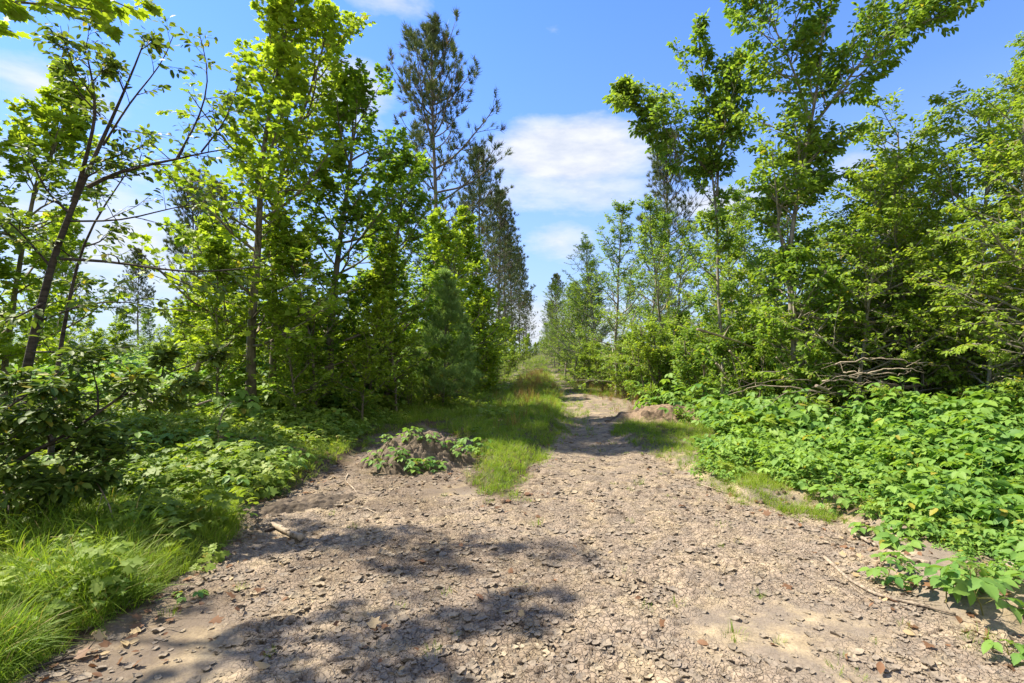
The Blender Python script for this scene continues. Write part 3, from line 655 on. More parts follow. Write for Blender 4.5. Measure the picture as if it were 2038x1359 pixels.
tr = [(np.vstack([[0, 0, -0.05]] + T((655, 700, 11.4), (662, 600, 11.4), (680, 450, 11.4), (700, 320, 11.4), (705, 230, 11.4), (700, 180, 11.4))), 0.10, 0.012)]
g = grow(63, trunk=tr, n1=44, t0=0.12, width=1.9, n2=7, n3=4, nl=6, leaf=0.100, twig=0.40, ang=(1.35, 0.6), prof=((0, .15, .5, .8, 1), (.85, 1.0, .95, .7, .3)), tilt=0.4)
plant_tree('maple_tree', g, b, 'maple_deep', MAPLE_S, 'bark', 'dense deep green maple leafy to the ground, right of the kinked trunk')
mapleD = grow(64, height=6.0, r0=0.07, n1=36, t0=0.08, width=1.6, n2=7, n3=4, nl=5, leaf=0.095, twig=0.38, ang=(1.3, 0.55), prof=((0, .15, .5, .8, 1), (.9, 1.0, .85, .6, .3)))
mapleD = plant_tree('maple_tree', mapleD, base_at(770, 12.8), 'maple_deep', MAPLE_S, 'bark', 'shaded maple right of the dense deep green maple, below the tall pine')
mapleB = grow(65, height=5.2, r0=0.045, n1=30, t0=0.10, width=1.4, n2=7, n3=4, nl=5, leaf=0.088, twig=0.36, ang=(1.25, 0.5), prof=((0, .15, .5, .8, 1), (.8, 1.0, .85, .55, .3)))
mapleB = plant_tree('maple_tree', mapleB, base_at(0, 7.4), 'maple', MAPLE_S, 'bark', 'sunlit yellow green maple behind the leaning cherry at the left edge')
copy_thing(mapleB, base_at(-140, 6.6), 2.0, 1.0, 'maple half cut off by the left edge of the photo')
for u, Y, sc, rz, src, lab in [(70, 12.5, 0.9, 1.1, mapleB, 'light green maple right behind the lower trunk of the leaning cherry'),
        (835, 19.5, 1.0, 0.9, mapleD, 'young maple at the foot of the tallest pine'),
        (930, 17.5, 1.18, 2.9, mapleB, 'light green young maple just right of the tallest pine trunk'),
        (958, 22, 1.2, 4.0, mapleB, 'maple crown under the second pine beside the track'),
        (900, 21, 1.3, 5.1, mapleB, 'bright narrow maple top showing beside the tallest pine'),
        (800, 16, 1.05, 3.1, mapleB, 'maple sapling between the shaded maple and the white pine sapling')]:
    copy_thing(src, base_at(u, Y), rz, sc, lab)

# ---- right of the track: the two tall leafy trees
b = np.array(base_at(1583, 8.2)); T = lambda *p: rel(p, b); Y2 = 8.2
tr = [(np.vstack([[0, 0, -0.05]] + T((1582, 680, Y2), (1573, 600, Y2), (1568, 540, Y2), (1563, 500, Y2), (1578, 450, Y2), (1588, 390, Y2), (1602, 330, Y2), (1606, 270, Y2), (1614, 235, Y2), (1635, 150, Y2), (1640, 60, Y2), (1625, -60, Y2))), 0.056, 0.010),
      (np.vstack(T((1608, 262, Y2), (1650, 210, Y2 - .1), (1700, 140, Y2 - .2), (1760, 70, Y2 - .3), (1820, 30, Y2 - .4), (1870, 8, Y2 - .4))), 0.028, 0.004),
      (np.vstack(T((1612, 240, Y2), (1590, 170, Y2), (1560, 90, Y2), (1520, 20, Y2), (1505, -40, Y2))), 0.024, 0.004),
      (np.vstack([[0.18, -0.1, -0.05]] + T((1588, 700, Y2 - .1), (1584, 650, Y2 - .1), (1580, 600, Y2 - .05), (1570, 540, Y2))), 0.030, 0.02),
      (np.vstack(T((1563, 500, Y2), (1545, 450, Y2), (1558, 400, Y2 + .1), (1590, 340, Y2 + .2), (1600, 300, Y2 + .2))), 0.03, 0.01)]
lm_ = [(T((1600, 330, Y2), (1640, 290, Y2), (1690, 265, Y2), (1700, 250, Y2)), 0.016, 0.004),
       (T((1585, 400, Y2), (1630, 370, Y2), (1680, 345, Y2 - .2)), 0.016, 0.004),
       (T((1580, 430, Y2), (1530, 390, Y2), (1490, 350, Y2)), 0.016, 0.004),
       (T((1640, 150, Y2), (1700, 90, Y2), (1730, 40, Y2), (1750, -20, Y2)), 0.014, 0.004),
       (T((1605, 290, Y2), (1560, 260, Y2), (1500, 240, Y2), (1480, 220, Y2)), 0.014, 0.004),
       (T((1575, 620, Y2), (1640, 640, Y2 - .2), (1720, 635, Y2 - .3), (1800, 625, Y2 - .3)), 0.03, 0.006)]
g = grow(71, trunk=tr, limbs=lm_, n1=92, t0=0.16, width=1.05, n2=8, n3=4, nl=5, leaf=0.090, twig=0.27, droop=0.5, tilt=0.6, l2=0.42, ang=(1.0, 0.45), prof=((0, .3, .6, 1), (.9, .9, .9, .5)))
plant_tree('hornbeam_tree', g, b, 'beech', OVAL, 'bark_light', 'tallest tree on the right, pale wavy trunk forking into a broad leafy fan', parts_leaf=300, limb_parts=True)
b = np.array(base_at(1432, 9.4)); T = lambda *p: rel(p, b); Y3 = 9.4
tr = [(np.vstack([[0, 0, -0.05]] + T((1445, 700, Y3), (1425, 620, Y3), (1428, 560, Y3), (1430, 470, Y3), (1426, 400, Y3), (1415, 345, Y3), (1410, 280, Y3), (1405, 200, Y3), (1395, 110, Y3), (1385, 30, Y3))), 0.036, 0.008),
      (np.vstack(T((1427, 390, Y3), (1430, 330, Y3), (1440, 260, Y3), (1450, 180, Y3), (1460, 130, Y3))), 0.022, 0.006),
      (np.vstack(T((1415, 345, Y3), (1380, 310, Y3), (1340, 280, Y3), (1300, 235, Y3), (1262, 205, Y3), (1240, 175, Y3))), 0.022, 0.004)]
lm_ = [(T((1440, 260, Y3), (1480, 180, Y3), (1515, 125, Y3)), 0.010, 0.003), (T((1405, 200, Y3), (1370, 150, Y3), (1345, 90, Y3)), 0.010, 0.003)]
g = grow(72, trunk=tr, limbs=lm_, n1=78, t0=0.07, width=0.80, n2=7, n3=4, nl=5, leaf=0.086, twig=0.24, droop=0.6, tilt=0.6, l2=0.45, ang=(1.0, 0.45))
plant_tree('hornbeam_tree', g, b, 'beech', OVAL, 'bark_light', 'slim tree with two stems and drooping dark leaves left of the tallest right hand tree')
# other broad-leaved kinds on the right
beechA = grow(73, height=6.3, r0=0.06, n1=36, t0=0.08, width=1.8, n2=8, n3=4, nl=6, leaf=0.078, twig=0.36, up1=0.02, droop=0.35, tilt=0.5, ang=(1.35, 0.5), prof=((0, .15, .5, .8, 1), (.9, 1.0, .8, .5, .3)))
beechA = plant_tree('beech_tree', beechA, base_at(1228, 17.5), 'beech', OVAL_S, 'bark_light', 'pointed beech with a dark top, first tree right of the sky gap above the bank')
birchA = grow(74, height=7.4, r0=0.07, n1=42, t0=0.10, width=2.1, n2=8, n3=4, nl=7, leaf=0.068, twig=0.34, up1=0.02, droop=0.3, tilt=0.55, ang=(1.3, 0.5), prof=((0, .15, .5, .8, 1), (.9, 1.0, .85, .55, .25)))
birchA = plant_tree('birch_tree', birchA, base_at(2035, 9.4), 'birch', OVAL_S, 'bark_light', 'tall light green birch with feathery twigs at the right edge')
cherryB = grow(75, height=5.0, r0=0.05, n1=38, t0=0.06, width=1.8, n2=8, n3=4, nl=6, leaf=0.084, twig=0.38, up1=0.01, droop=0.45, tilt=0.45, ang=(1.4, 0.7), prof=((0, .2, .5, .8, 1), (.95, 1.0, .9, .6, .4)))
cherryB = plant_tree('cherry_tree', cherryB, base_at(1790, 8.6), 'birch', OVAL, 'bark_light', 'spreading pale green young cherry with level sprays right of the tallest tree')
for u, Y, sc, rz, src, lab in [(1905, 12.0, 0.60, 1.2, birchA, 'feathery birch standing left of the tallest birch at the right edge'),
        (2120, 9.5, 0.9, 2.6, birchA, 'birch cut through by the right edge of the photo'),
        (1690, 14.5, 0.66, 3.6, birchA, 'birch showing in the dip between the tallest tree and the lone rusty pine'),
        (1530, 12.5, 0.85, 4.4, beechA, 'beech filling the gap between the two tall right hand trees'),
        (1335, 15.5, 0.95, 5.1, beechA, 'beech behind the double stemmed tree at its left side'),
        (1285, 21.0, 1.05, 0.7, beechA, 'beech standing behind the pointed beech, beneath the thin crowned pine'),
        (1152, 25.0, 0.95, 2.1, beechA, 'slender beech nearest the sky gap on the right side of the track'),
        (1188, 22.0, 0.85, 3.3, birchA, 'light green birch second from the sky gap on the right side'),
        (1600, 10.8, 0.90, 2.2, cherryB, 'young cherry behind the pale wavy trunk'),
        (1700, 10.5, 0.85, 4.0, cherryB, 'young cherry rising behind the dead branches of the brush pile'),
        (1920, 7.6, 0.92, 5.3, cherryB, 'nearest spreading cherry with large leaves low at the right edge'),
        (1850, 14.0, 0.95, 0.3, cherryB, 'taller cherry behind the thicket near the right edge'),
        (1480, 11.2, 0.85, 1.3, cherryB, 'young cherry beside the foot of the double stemmed tree'),
        (2110, 6.2, 0.8, 1.3, cherryB, 'cherry bush leaning in from beyond the right edge')]:
    copy_thing(src, base_at(u, Y), rz, sc, lab)

for x, y, rz, sc, src, lab in [(-6.4, 1.0, 1.0, 0.85, birchA, 'birch beside the mud, just outside the left edge of the photo'), (-8.2, 2.4, 2.4, 1.05, birchA, 'taller birch outside the left edge, behind the first one'),
        (-8.0, -2.2, 3.0, 0.9, beechA, 'beech standing to the left of the photographer')]:
    copy_thing(src, on_ground(x, y), rz, sc, lab)
# ---- white pine sapling and its smaller mates
def grow_wpine(seed, height, width):
    rng = np.random.default_rng(seed); n1 = 50
    P = shoot(rng, np.array([[0, 0, -0.05]]), np.array([[0, 0, 1.0]]), np.array([height]), 16, 0.012, 0.05); Pr = np.linspace(0.035, 0.006, 16)[None]
    tt = np.round(np.sort(rng.uniform(0, 1, n1)) * 9) / 9; t = 0.10 + 0.88 * tt; pos, tan = at_t(P[np.zeros(n1, int)], t); az = np.arange(n1) * 2.4
    an = np.interp(tt, [0, 1], [1.4, 0.5]); d = np.cos(an)[:, None] * tan + np.sin(an)[:, None] * np.stack([np.cos(az), np.sin(az), az * 0], 1)
    L = width * np.interp(tt, [0, 0.3, 1], [1, 0.9, 0.25]) * rng.uniform(.8, 1.15, n1)
    L1 = shoot(rng, pos, d, L, 9, 0.05, 0.07); L1r = 0.008 * np.linspace(1, 0.3, 9)[None] * np.ones((n1, 1))
    C2, R2, ln2, i2 = branch(rng, L1, L1r, 8, 0.2, 1, (0.5, 0.9), L * 0.35, 6, 0.08, 0.05)
    C3, R3, ln3, i3 = branch(rng, C2, R2, 2, 0.3, 1, (0.4, 0.8), np.maximum(ln2 * 0.5, 0.1), 4, 0.08, 0.05)
    lv = []
    for CC, a in ((C3, .95), (C3, .5), (C2, .97), (C2, .6), (C2, .3), (L1, .97), (L1, .8), (P, .98)):
        p, tn = at_t(CC, np.full(len(CC), a)); lv.append((p, unit(tn + np.array([0, 0, 0.35])), rng.normal(size=tn.shape), 0.17 * rng.uniform(0.8, 1.2, len(p)), rng.random(len(p))))
    return dict(trunk=(P, Pr), l1=(L1, L1r), l2=(C2, R2, i2), l3=(C3, R3, i3), leaves=[np.concatenate([a[i] for a in lv]) for i in range(5)])
wp = plant_tree('white_pine_sapling', grow_wpine(81, 3.3, 1.0), base_at(882, 13.2), 'wneedle', TUFT_W, 'bark', 'soft blue green white pine sapling beside the track, taller of the two', 'pine sapling')
copy_thing(wp, base_at(925, 17.0), 1.0, 0.75, 'short soft needled white pine sapling right of the taller one')
copy_thing(wp, base_at(850, 14.0), 2.0, 0.45, 'knee high white pine seedling in front of the taller sapling')

# ---- regrowth: shrubs and saplings, each a plant of its own
shr1 = grow(91, height=2.3, r0=0.022, stems=4, n1=30, t0=0.05, width=0.95, n2=7, n3=4, nl=5, leaf=0.078, twig=0.28, ang=(1.1, 0.5), droop=0.3)
shr1 = plant_tree('leafy_shrub', shr1, base_at(1300, 13.5), 'beech', OVAL_S, 'bark', 'round leafy shrub above the bare soil bank right of the track', 'shrub')
shr2 = grow(92, height=2.6, r0=0.022, stems=3, n1=28, t0=0.05, width=1.0, n2=7, n3=4, nl=5, leaf=0.085, twig=0.28, ang=(1.1, 0.5), droop=0.25)
shr2 = plant_tree('leafy_shrub', shr2, base_at(600, 13.5), 'maple', MAPLE_S, 'bark', 'bright maple shrub between the twin maple trunks and the dense maple', 'shrub')
shr3 = grow(93, height=2.0, r0=0.018, stems=4, n1=26, t0=0.05, width=0.9, n2=7, n3=4, nl=5, leaf=0.068, twig=0.26, ang=(1.0, 0.45), droop=0.2)
shr3 = plant_tree('leafy_shrub', shr3, base_at(560, 16), 'birch', OVAL_S, 'bark', 'pale green birch shrub in the clearing behind the twin maples', 'shrub')
rs = np.random.default_rng(5)
ORD = 'leftmost second third fourth fifth sixth seventh eighth ninth tenth eleventh twelfth thirteenth fourteenth'.split()
ROWN = ['nearest', 'second', 'third', 'fourth', 'fifth', 'sixth', 'seventh', 'eighth', 'ninth', 'tenth']
def row(pts, srcs, sc, label, group):
    rows_ = sorted({Y for _, Y in pts}); many = len(rows_) < len(pts); what, where = label.split(' | ')
    for (u, Y) in pts:
        if many:
            mates = sorted(a for a, b in pts if b == Y); k_ = mates.index(u)
            label = '%s %s in the %s row of %s' % (ORD[k_] if len(mates) > 1 else 'only', what, ROWN[rows_.index(Y)], where)
        else:
            k_ = sorted(a for a, _ in pts).index(u); label = '%s%s %s in %s' % (ORD[k_], '' if k_ == 0 else ' from the left,', what, where)
        src = srcs[rs.integers(len(srcs))]
        copy_thing(src, base_at(u, Y, -0.05), rs.uniform(0, 6.28), rs.uniform(*sc), label, group)
row([(430, 9.0), (590, 9.2), (720, 10.0), (380, 11.0), (470, 11.6), (620, 10.4), (790, 11.6), (690, 12.4)], [mapleB], (0.42, 0.62), 'bright low maple | saplings among the left hand maple trunks', 'maple saplings among the left hand trunks')
row([(460, 11.4), (575, 11.8), (630, 10.2), (735, 12.0)], [mapleB], (0.72, 0.92), 'leafy light green maple | the group round the left hand trunks', 'maples filling in round the left hand trunks')
row([(1700, 7.9), (1830, 7.6), (1960, 6.9), (1640, 9.4), (1755, 9.6), (1890, 9.2), (2020, 8.6)], [cherryB], (0.58, 0.76), 'layered pale green cherry | the front of the right hand thicket', 'layered young cherries on the right')
row([(u, Y) for Y, us in ((11.0, (1400, 1460, 1525, 1600, 1660, 1730)), (13.0, (1330, 1440, 1560, 1640, 1760, 1830, 1960)), (16.5, (1240, 1300, 1400, 1620, 1740))) for u in us],
    [shr1, shr1, shr2, shr3], (0.85, 1.2), 'leafy shrub | shrubs above the raspberry patch', 'shrubs in the right hand thicket')
row([(1820, 7.8), (1760, 8.6), (1900, 8.8), (2010, 7.4), (1980, 10.2), (2060, 9.0), (1860, 9.8), (1660, 8.6), (1500, 9.0), (1565, 9.3)],
    [shr1, shr3], (0.62, 0.85), 'low shrub | the group round the dead branches', 'low shrubs round the brush pile')
row([(u, Y) for Y, us in ((25, (1143, 1180)), (31, (1125, 1160)), (40, (1113, 1135, 1155)), (52, (1104, 1120, 1140)), (68, (1098, 1112, 1125)), (90, (1092, 1104, 1115)), (125, (1086, 1094, 1102)), (170, (1080, 1084, 1090))) for u in us],
    [beechA, birchA, beechA], (0.72, 0.95), 'young tree | trees right of the far track', 'young trees lining the far track on the right')
row([(1168, 21.5), (1205, 19), (1150, 28), (1128, 36)], [shr1, shr3], (0.8, 1.1), 'shrub | the bushes on the right verge of the far track', 'shrubs on the right verge of the track')
row([(u, Y) for Y, us in ((21, (960, 925)), (27, (985, 955)), (34, (1008, 975)), (44, (1026, 1000)), (56, (1042, 1022)), (74, (1053, 1035)), (98, (1060, 1048)), (130, (1066, 1056)), (175, (1070, 1064))) for u in us],
    [mapleB, mapleB, beechA], (0.62, 0.80), 'young tree | trees left of the far track', 'young trees lining the far track on the left')
row([(950, 18), (915, 16.5), (985, 23), (1008, 30)], [shr2, shr3], (0.8, 1.0), 'shrub | the bushes on the left verge of the far track', 'shrubs on the left verge of the track')
row([(1073, 190), (1079, 200), (1066, 210), (1086, 205), (1076, 240)], [beechA, mapleB], (1.0, 1.4), 'far off tree | the clump closing the end of the track', 'trees closing the end of the track')
row([(u, Y) for Y, us in ((13, (450, 700, 745)), (17, (20, 400, 500, 640, 700, 800)), (23, (60, 350, 470, 560, 650, 740, 840)), (31, (0, 110, 210, 300, 380, 450, 530, 610, 700, 790, 870)), (44, (40, 150, 240, 320, 400, 480, 560, 650, 740, 830, 900))) for u in us],
    [shr2, shr3, shr3, shr1], (0.8, 1.25), 'sapling | the regrowth left of the track', 'saplings in the open regrowth on the left')
row([(u, Y) for Y, us in ((36, (80, 230, 420, 600, 760)), (55, (20, 160, 300, 430, 520, 640, 780, 880)), (80, (60, 200, 340, 480, 620, 760, 900, 980))) for u in us],
    [mapleB, beechA, mapleD], (0.8, 1.0), 'young tree | trees beyond the regrowth left of the track', 'distant young trees on the left')
row([(u, Y) for Y, us in ((20, (1350, 1450, 1560, 1680, 1800, 1930)), (28, (1230, 1330, 1420, 1520, 1640, 1760, 1880, 2000)), (45, (1180, 1260, 1350, 1460, 1580, 1700, 1850, 1980))) for u in us],
    [birchA, beechA, mapleD], (0.75, 0.95), 'young tree | thicket behind the right hand trees', 'young trees deep in the right hand thicket')
row([(930, 15.0), (890, 13.6), (850, 13.0), (815, 12.6), (985, 20)], [shr3], (0.40, 0.55), 'small yellow green bush | the grassy verge left of the track', 'small bushes on the left verge')

# ---- dark beech brush hanging low at the left edge
b = np.array(base_at(-60, 3.9)); T = lambda *p: rel(p, b); Yd = 3.9
tr = [(np.vstack([[0, 0, -0.05]] + T((0, 930, Yd), (60, 900, Yd + .1), (130, 870, Yd + .1), (220, 800, Yd + .2), (330, 740, Yd + .3), (420, 715, Yd + .4))), 0.02, 0.004),
      (np.vstack([[0.05, 0, -0.05]] + T((10, 960, Yd - .1), (90, 960, Yd - .1), (180, 950, Yd))), 0.016, 0.004),
      (np.vstack([[-0.05, 0, -0.05]] + T((-40, 900, Yd), (0, 820, Yd), (60, 780, Yd), (120, 770, Yd))), 0.018, 0.004)]
g = grow(101, trunk=tr, n1=34, t0=0.12, width=0.62, n2=7, n3=4, nl=5, leaf=0.075, twig=0.18, droop=0.3, tilt=0.35, ang=(1.2, 0.6), prof=((0, .3, .6, 1), (1, 1, .8, .4)), up1=0.0)
plant_tree('beech_shrub', g, b, 'cherry', OVAL, 'bark_dark', 'dark low beech brush spreading over the grass at the left edge below the leaning cherry', 'shrub', parts_leaf=240, limb_parts=False)
# ================================================================== GROUND COVER (uncountable, one object of each kind)
def concat_leaf(parts):                   # parts: list of (V, T, rnd)
    vs, ts, rs_, n = [], [], [], 0
    for v, t, r in parts: vs.append(v); ts.append(t + n); rs_.append(r); n += len(v)
    return np.concatenate(vs), np.concatenate(ts), np.concatenate(rs_)
def grass_tuft(seed, n, h, spread, wid=0.004, bend=0.6, segs=3):
    rng = np.random.default_rng(seed)
    a = rng.uniform(0, 6.28, n); r = spread * np.sqrt(rng.random(n)); hh = h * rng.uniform(0.45, 1.15, n); bd = bend * rng.uniform(0.3, 1.5, n); aw = a + rng.normal(0, 0.7, n)
    V = []; T = []; Q = []
    p0 = np.stack([np.cos(a) * r, np.sin(a) * r, np.zeros(n)], 1); out = np.stack([np.cos(aw), np.sin(aw), aw * 0], 1); sd = np.stack([-np.sin(aw), np.cos(aw), aw * 0], 1)
    rows = []
    for k in range(segs + 1):
        f = k / segs
        c = p0 + out * (bd * hh * f ** 2 * 0.75)[:, None] + np.array([0, 0, 1.0]) * (hh * (f - 0.32 * np.minimum(bd, 1.3) * f ** 2.4))[:, None]
        w = wid * (1 - f) ** 0.7 * (0.8 + hh / h * 0.4)
        rows.append((c - sd * w[:, None], c + sd * w[:, None]) if k < segs else (c,))
    vs = np.stack([x for rw in rows for x in rw], 1); per = vs.shape[1]
    tl = []
    for k in range(segs):
        i = 2 * k
        if k < segs - 1: tl += [(i, i + 1, i + 3), (i, i + 3, i + 2)]
        else: tl += [(i, i + 1, i + 2)]
    tl = np.array(tl); T = tl[None] + (np.arange(n) * per)[:, None, None]
    return vs.reshape(-1, 3), T.reshape(-1, 3), np.repeat(rng.random(n), per)
def compound_leaf(rng, size, tm, n=3):    # a leaf of three (or five) leaflets, stalk along +y
    L = []
    for k, a in enumerate(([0, 1.15, -1.15] if n == 3 else [0, 0.7, -0.7, 1.5, -1.5])):
        d = np.array([[math.sin(a), math.cos(a), -0.15 - 0.1 * rng.random()]]); p = np.array([[0, 0.0 if k else 0.15 * size, 0.0]])
        v, t, r = leaf_mesh(tm, p, d, np.array([[0.2 * math.sin(a), 0.1, 1.0]]) + rng.normal(0, .12, (1, 3)), np.array([size * (1.0 if k == 0 else 0.85)]), np.array([rng.random() * 0.25]))
        L.append((v, t, r))
    return concat_leaf(L)
def raspberry_cluster(seed, h=0.5, nst=4, nl=5, leaf=0.085, tm=None, lean=0.5, n3=3):
    rng = np.random.default_rng(seed); parts = []; tm = tm or RASPL
    for s in range(nst):
        a = rng.uniform(0, 6.28); st = np.array([[math.cos(a) * 0.08, math.sin(a) * 0.08, -0.02]])
        P = shoot(rng, st, np.array([[math.cos(a) * lean, math.sin(a) * lean, 1.0]]), np.array([h * rng.uniform(0.7, 1.15)]), 6, 0.12, -0.10)
        v, t = tubes(P, np.linspace(0.004, 0.002, 6)[None], 3); parts.append((v, t, np.full(len(v), 0.93)))
        for k in range(nl):
            tt = 0.35 + 0.65 * (k + 0.7) / nl; p, tn = at_t(P, np.array([tt])); az = k * 2.4 + rng.uniform(-.5, .5) + a
            o = np.array([math.cos(az), math.sin(az), 0.25]); q = p[0] + o * 0.07 * rng.uniform(0.6, 1.3)
            V, T_, r = compound_leaf(rng, leaf * rng.uniform(0.75, 1.2), tm, n3); R_ = rng.random()
            y = unit(o + np.array([0, 0, rng.uniform(-0.6, 0.1)])); z = unit(np.array([0, 0, 1.0]) + rng.normal(0, .25, 3)); x = unit(np.cross(y, z)); z = np.cross(x, y)
            V = q + V[:, :1] * x + V[:, 1:2] * y + V[:, 2:3] * z
            parts.append((V, T_, np.mod(r + R_ * 0.7, 1) * 0.97))
    return concat_leaf(parts)
# toothed leaflet outline
_o = []
for k, (y, x) in enumerate([(0.0, 0.03), (0.10, 0.20), (0.22, 0.30), (0.30, 0.27), (0.40, 0.34), (0.50, 0.29), (0.60, 0.29), (0.70, 0.21), (0.80, 0.18), (0.88, 0.08)]): _o.append((x, y))
RASPL = outline_fan(_o + [(0, 1.0)] + [(-x, y) for x, y in _o[::-1]], (0, 0.42), 0.22, 0.28)
RASPL_S = oval(0.66, 1.0, 2)

def proto(name, vtr, mat):
    v, t, r = vtr; return bpy.data.objects.new(name, mesh_np(name, v, t, mat, {'rnd': ('POINT', r)}))
def scatter(name, protos, pts, rot, scl, idx, label, kind='stuff'):
    me = bpy.data.meshes.new(name); n = len(pts); me.vertices.add(n); me.vertices.foreach_set('co', np.ascontiguousarray(pts, np.float32).ravel())
    for an, ty, arr in (('rot', 'FLOAT_VECTOR', rot), ('scl', 'FLOAT', scl), ('pick', 'INT', idx)):
        a = me.attributes.new(an, ty, 'POINT'); a.data.foreach_set('vector' if ty == 'FLOAT_VECTOR' else 'value', np.ascontiguousarray(arr, np.int32 if ty == 'INT' else np.float32).ravel())
    o = link(name, me); o['kind'] = kind; o['label'] = label
    ng = bpy.data.node_groups.new(name + '_spread', 'GeometryNodeTree')
    ng.interface.new_socket('Geometry', in_out='INPUT', socket_type='NodeSocketGeometry'); ng.interface.new_socket('Geometry', in_out='OUTPUT', socket_type='NodeSocketGeometry')
    N = ng.nodes; gi = N.new('NodeGroupInput'); go = N.new('NodeGroupOutput'); jn = N.new('GeometryNodeJoinGeometry')
    def attr(nm, ty):
        a = N.new('GeometryNodeInputNamedAttribute'); a.data_type = ty; a.inputs[0].default_value = nm; return a.outputs[0]
    pk, rt, sc = attr('pick', 'INT'), attr('rot', 'FLOAT_VECTOR'), attr('scl', 'FLOAT')
    for k, p in enumerate(protos):
        c = N.new('FunctionNodeCompare'); c.data_type = 'INT'; c.operation = 'EQUAL'; ng.links.new(pk, c.inputs[2]); c.inputs[3].default_value = k
        oi = N.new('GeometryNodeObjectInfo'); oi.inputs[0].default_value = p
        ip = N.new('GeometryNodeInstanceOnPoints'); ng.links.new(gi.outputs[0], ip.inputs['Points']); ng.links.new(c.outputs[0], ip.inputs['Selection'])
        ng.links.new(oi.outputs['Geometry'], ip.inputs['Instance']); ng.links.new(rt, ip.inputs['Rotation']); ng.links.new(sc, ip.inputs['Scale'])
        ng.links.new(ip.outputs[0], jn.inputs[0])
    ng.links.new(jn.outputs[0], go.inputs[0])
    md = o.modifiers.new('spread', 'NODES'); md.node_group = ng
    return o
def spread(seed, n, Y0, Y1, U0, U1, dens, power=1.0):
    """random places on the ground between two distances, kept with probability dens(x, y)"""
    rng = np.random.default_rng(seed)
    q = 1.0 - power * 0.5                                     # denser close by
    Y = (Y0 ** q + rng.random(n) * (Y1 ** q - Y0 ** q)) ** (1 / q) if power != 1 else Y0 * (Y1 / Y0) ** rng.random(n)
    x = (rng.uniform(U0, U1, n) - VU) / F * (Y + 0.4); k = rng.random(n) < dens(x, Y); x, Y = x[k], Y[k]
    return rng, np.stack([x, Y, gz(x, Y)], 1)
def rots(rng, n, tilt=0.15): return np.stack([rng.normal(0, tilt, n), rng.normal(0, tilt, n), rng.uniform(0, 6.28, n)], 1)
def outside(x, y): return np.clip(-polydist(x, y, DIRT), 0, 99) * (1 - dirt_mask(x, y) > 0.5)
def corridor(x, y): return sstep(-4.4, -3.2, x) * sstep(3.6, 2.4, x) * sstep(7.5, 9.5, y)
GR = [proto('grass_tuft', grass_tuft(s, n, h, sp, w, b), M['grass']) for s, n, h, sp, w, b in
      [(1, 20, 0.30, 0.09, 0.0028, 0.9), (2, 22, 0.24, 0.10, 0.0026, 1.2), (3, 12, 0.46, 0.08, 0.0042, 1.1), (4, 34, 0.13, 0.10, 0.0026, 0.6), (5, 30, 0.10, 0.11, 0.0024, 0.9)]]
DRY = [proto('dry_tuft', grass_tuft(s, n, h, sp, w, b), M['drygrass']) for s, n, h, sp, w, b in [(6, 24, 0.42, 0.08, 0.003, 0.4), (7, 20, 0.32, 0.08, 0.003, 0.5)]]
RS = [proto('raspberry_cluster', raspberry_cluster(s, h, ns, nl, lf), M['rasp']) for s, h, ns, nl, lf in [(11, 0.38, 4, 6, 0.096), (12, 0.28, 5, 4, 0.084), (13, 0.52, 4, 7, 0.104), (14, 0.20, 4, 4, 0.075)]]
HB = [proto('herb_cluster', raspberry_cluster(s, h, ns, nl, lf, tm), M['herb']) for s, h, ns, nl, lf, tm in
      [(21, 0.32, 4, 5, 0.065, RASPL_S), (22, 0.24, 5, 4, 0.060, RASPL_S), (23, 0.36, 4, 5, 0.085, MAPLE_S), (24, 0.15, 4, 3, 0.055, RASPL_S)]]
FERN = [proto('fern_cluster', raspberry_cluster(s, h, ns, nl, lf, NARROW, 0.9, 5), M['herb']) for s, h, ns, nl, lf in [(31, 0.42, 6, 7, 0.07), (32, 0.34, 5, 6, 0.065)]]

# -- grass on the verges and down the middle of the track
MID = [g0(*p) for p in [(1000, 1000), (1045, 940), (1090, 890), (1118, 855), (1118, 800), (1105, 762), (1085, 728), (1070, 728), (1030, 760), (985, 800), (960, 850), (950, 900), (955, 960)]]
WED = [g0(*p) for p in [(1215, 845), (1290, 862), (1400, 900), (1470, 950), (1500, 1000), (1640, 1030), (1560, 990), (1480, 930), (1400, 850), (1300, 845)]]
def d_long(x, y):
    o = -polydist(x, y, DIRT)
    k = sstep(-0.02, 0.08, o) * sstep(1.8, 0.5, o) * sstep(-0.2, -0.9, x) * sstep(6.6, 5.0, y)
    return np.clip(k * (0.25 + 0.95 * sstep(0.3, 0.6, fbm(x, y, 1.8, 3, 7))), 0, 1)
rng, P = spread(201, 34000, 1.9, 7.0, -200, 1000, d_long)
far = sstep(5.5, 3.2, P[:, 1])
scatter('long_grass', GR[:3], P, rots(rng, len(P), 0.38), rng.uniform(0.35, 0.95, len(P)) * (0.34 + 0.30 * far) * (0.5 + 1.1 * sstep(0.3, 0.7, fbm(P[:, 0], P[:, 1], 3.0, 3, 17))), rng.integers(0, 3, len(P)), 'long fresh green grass on the bank at the lower left of the cracked mud')
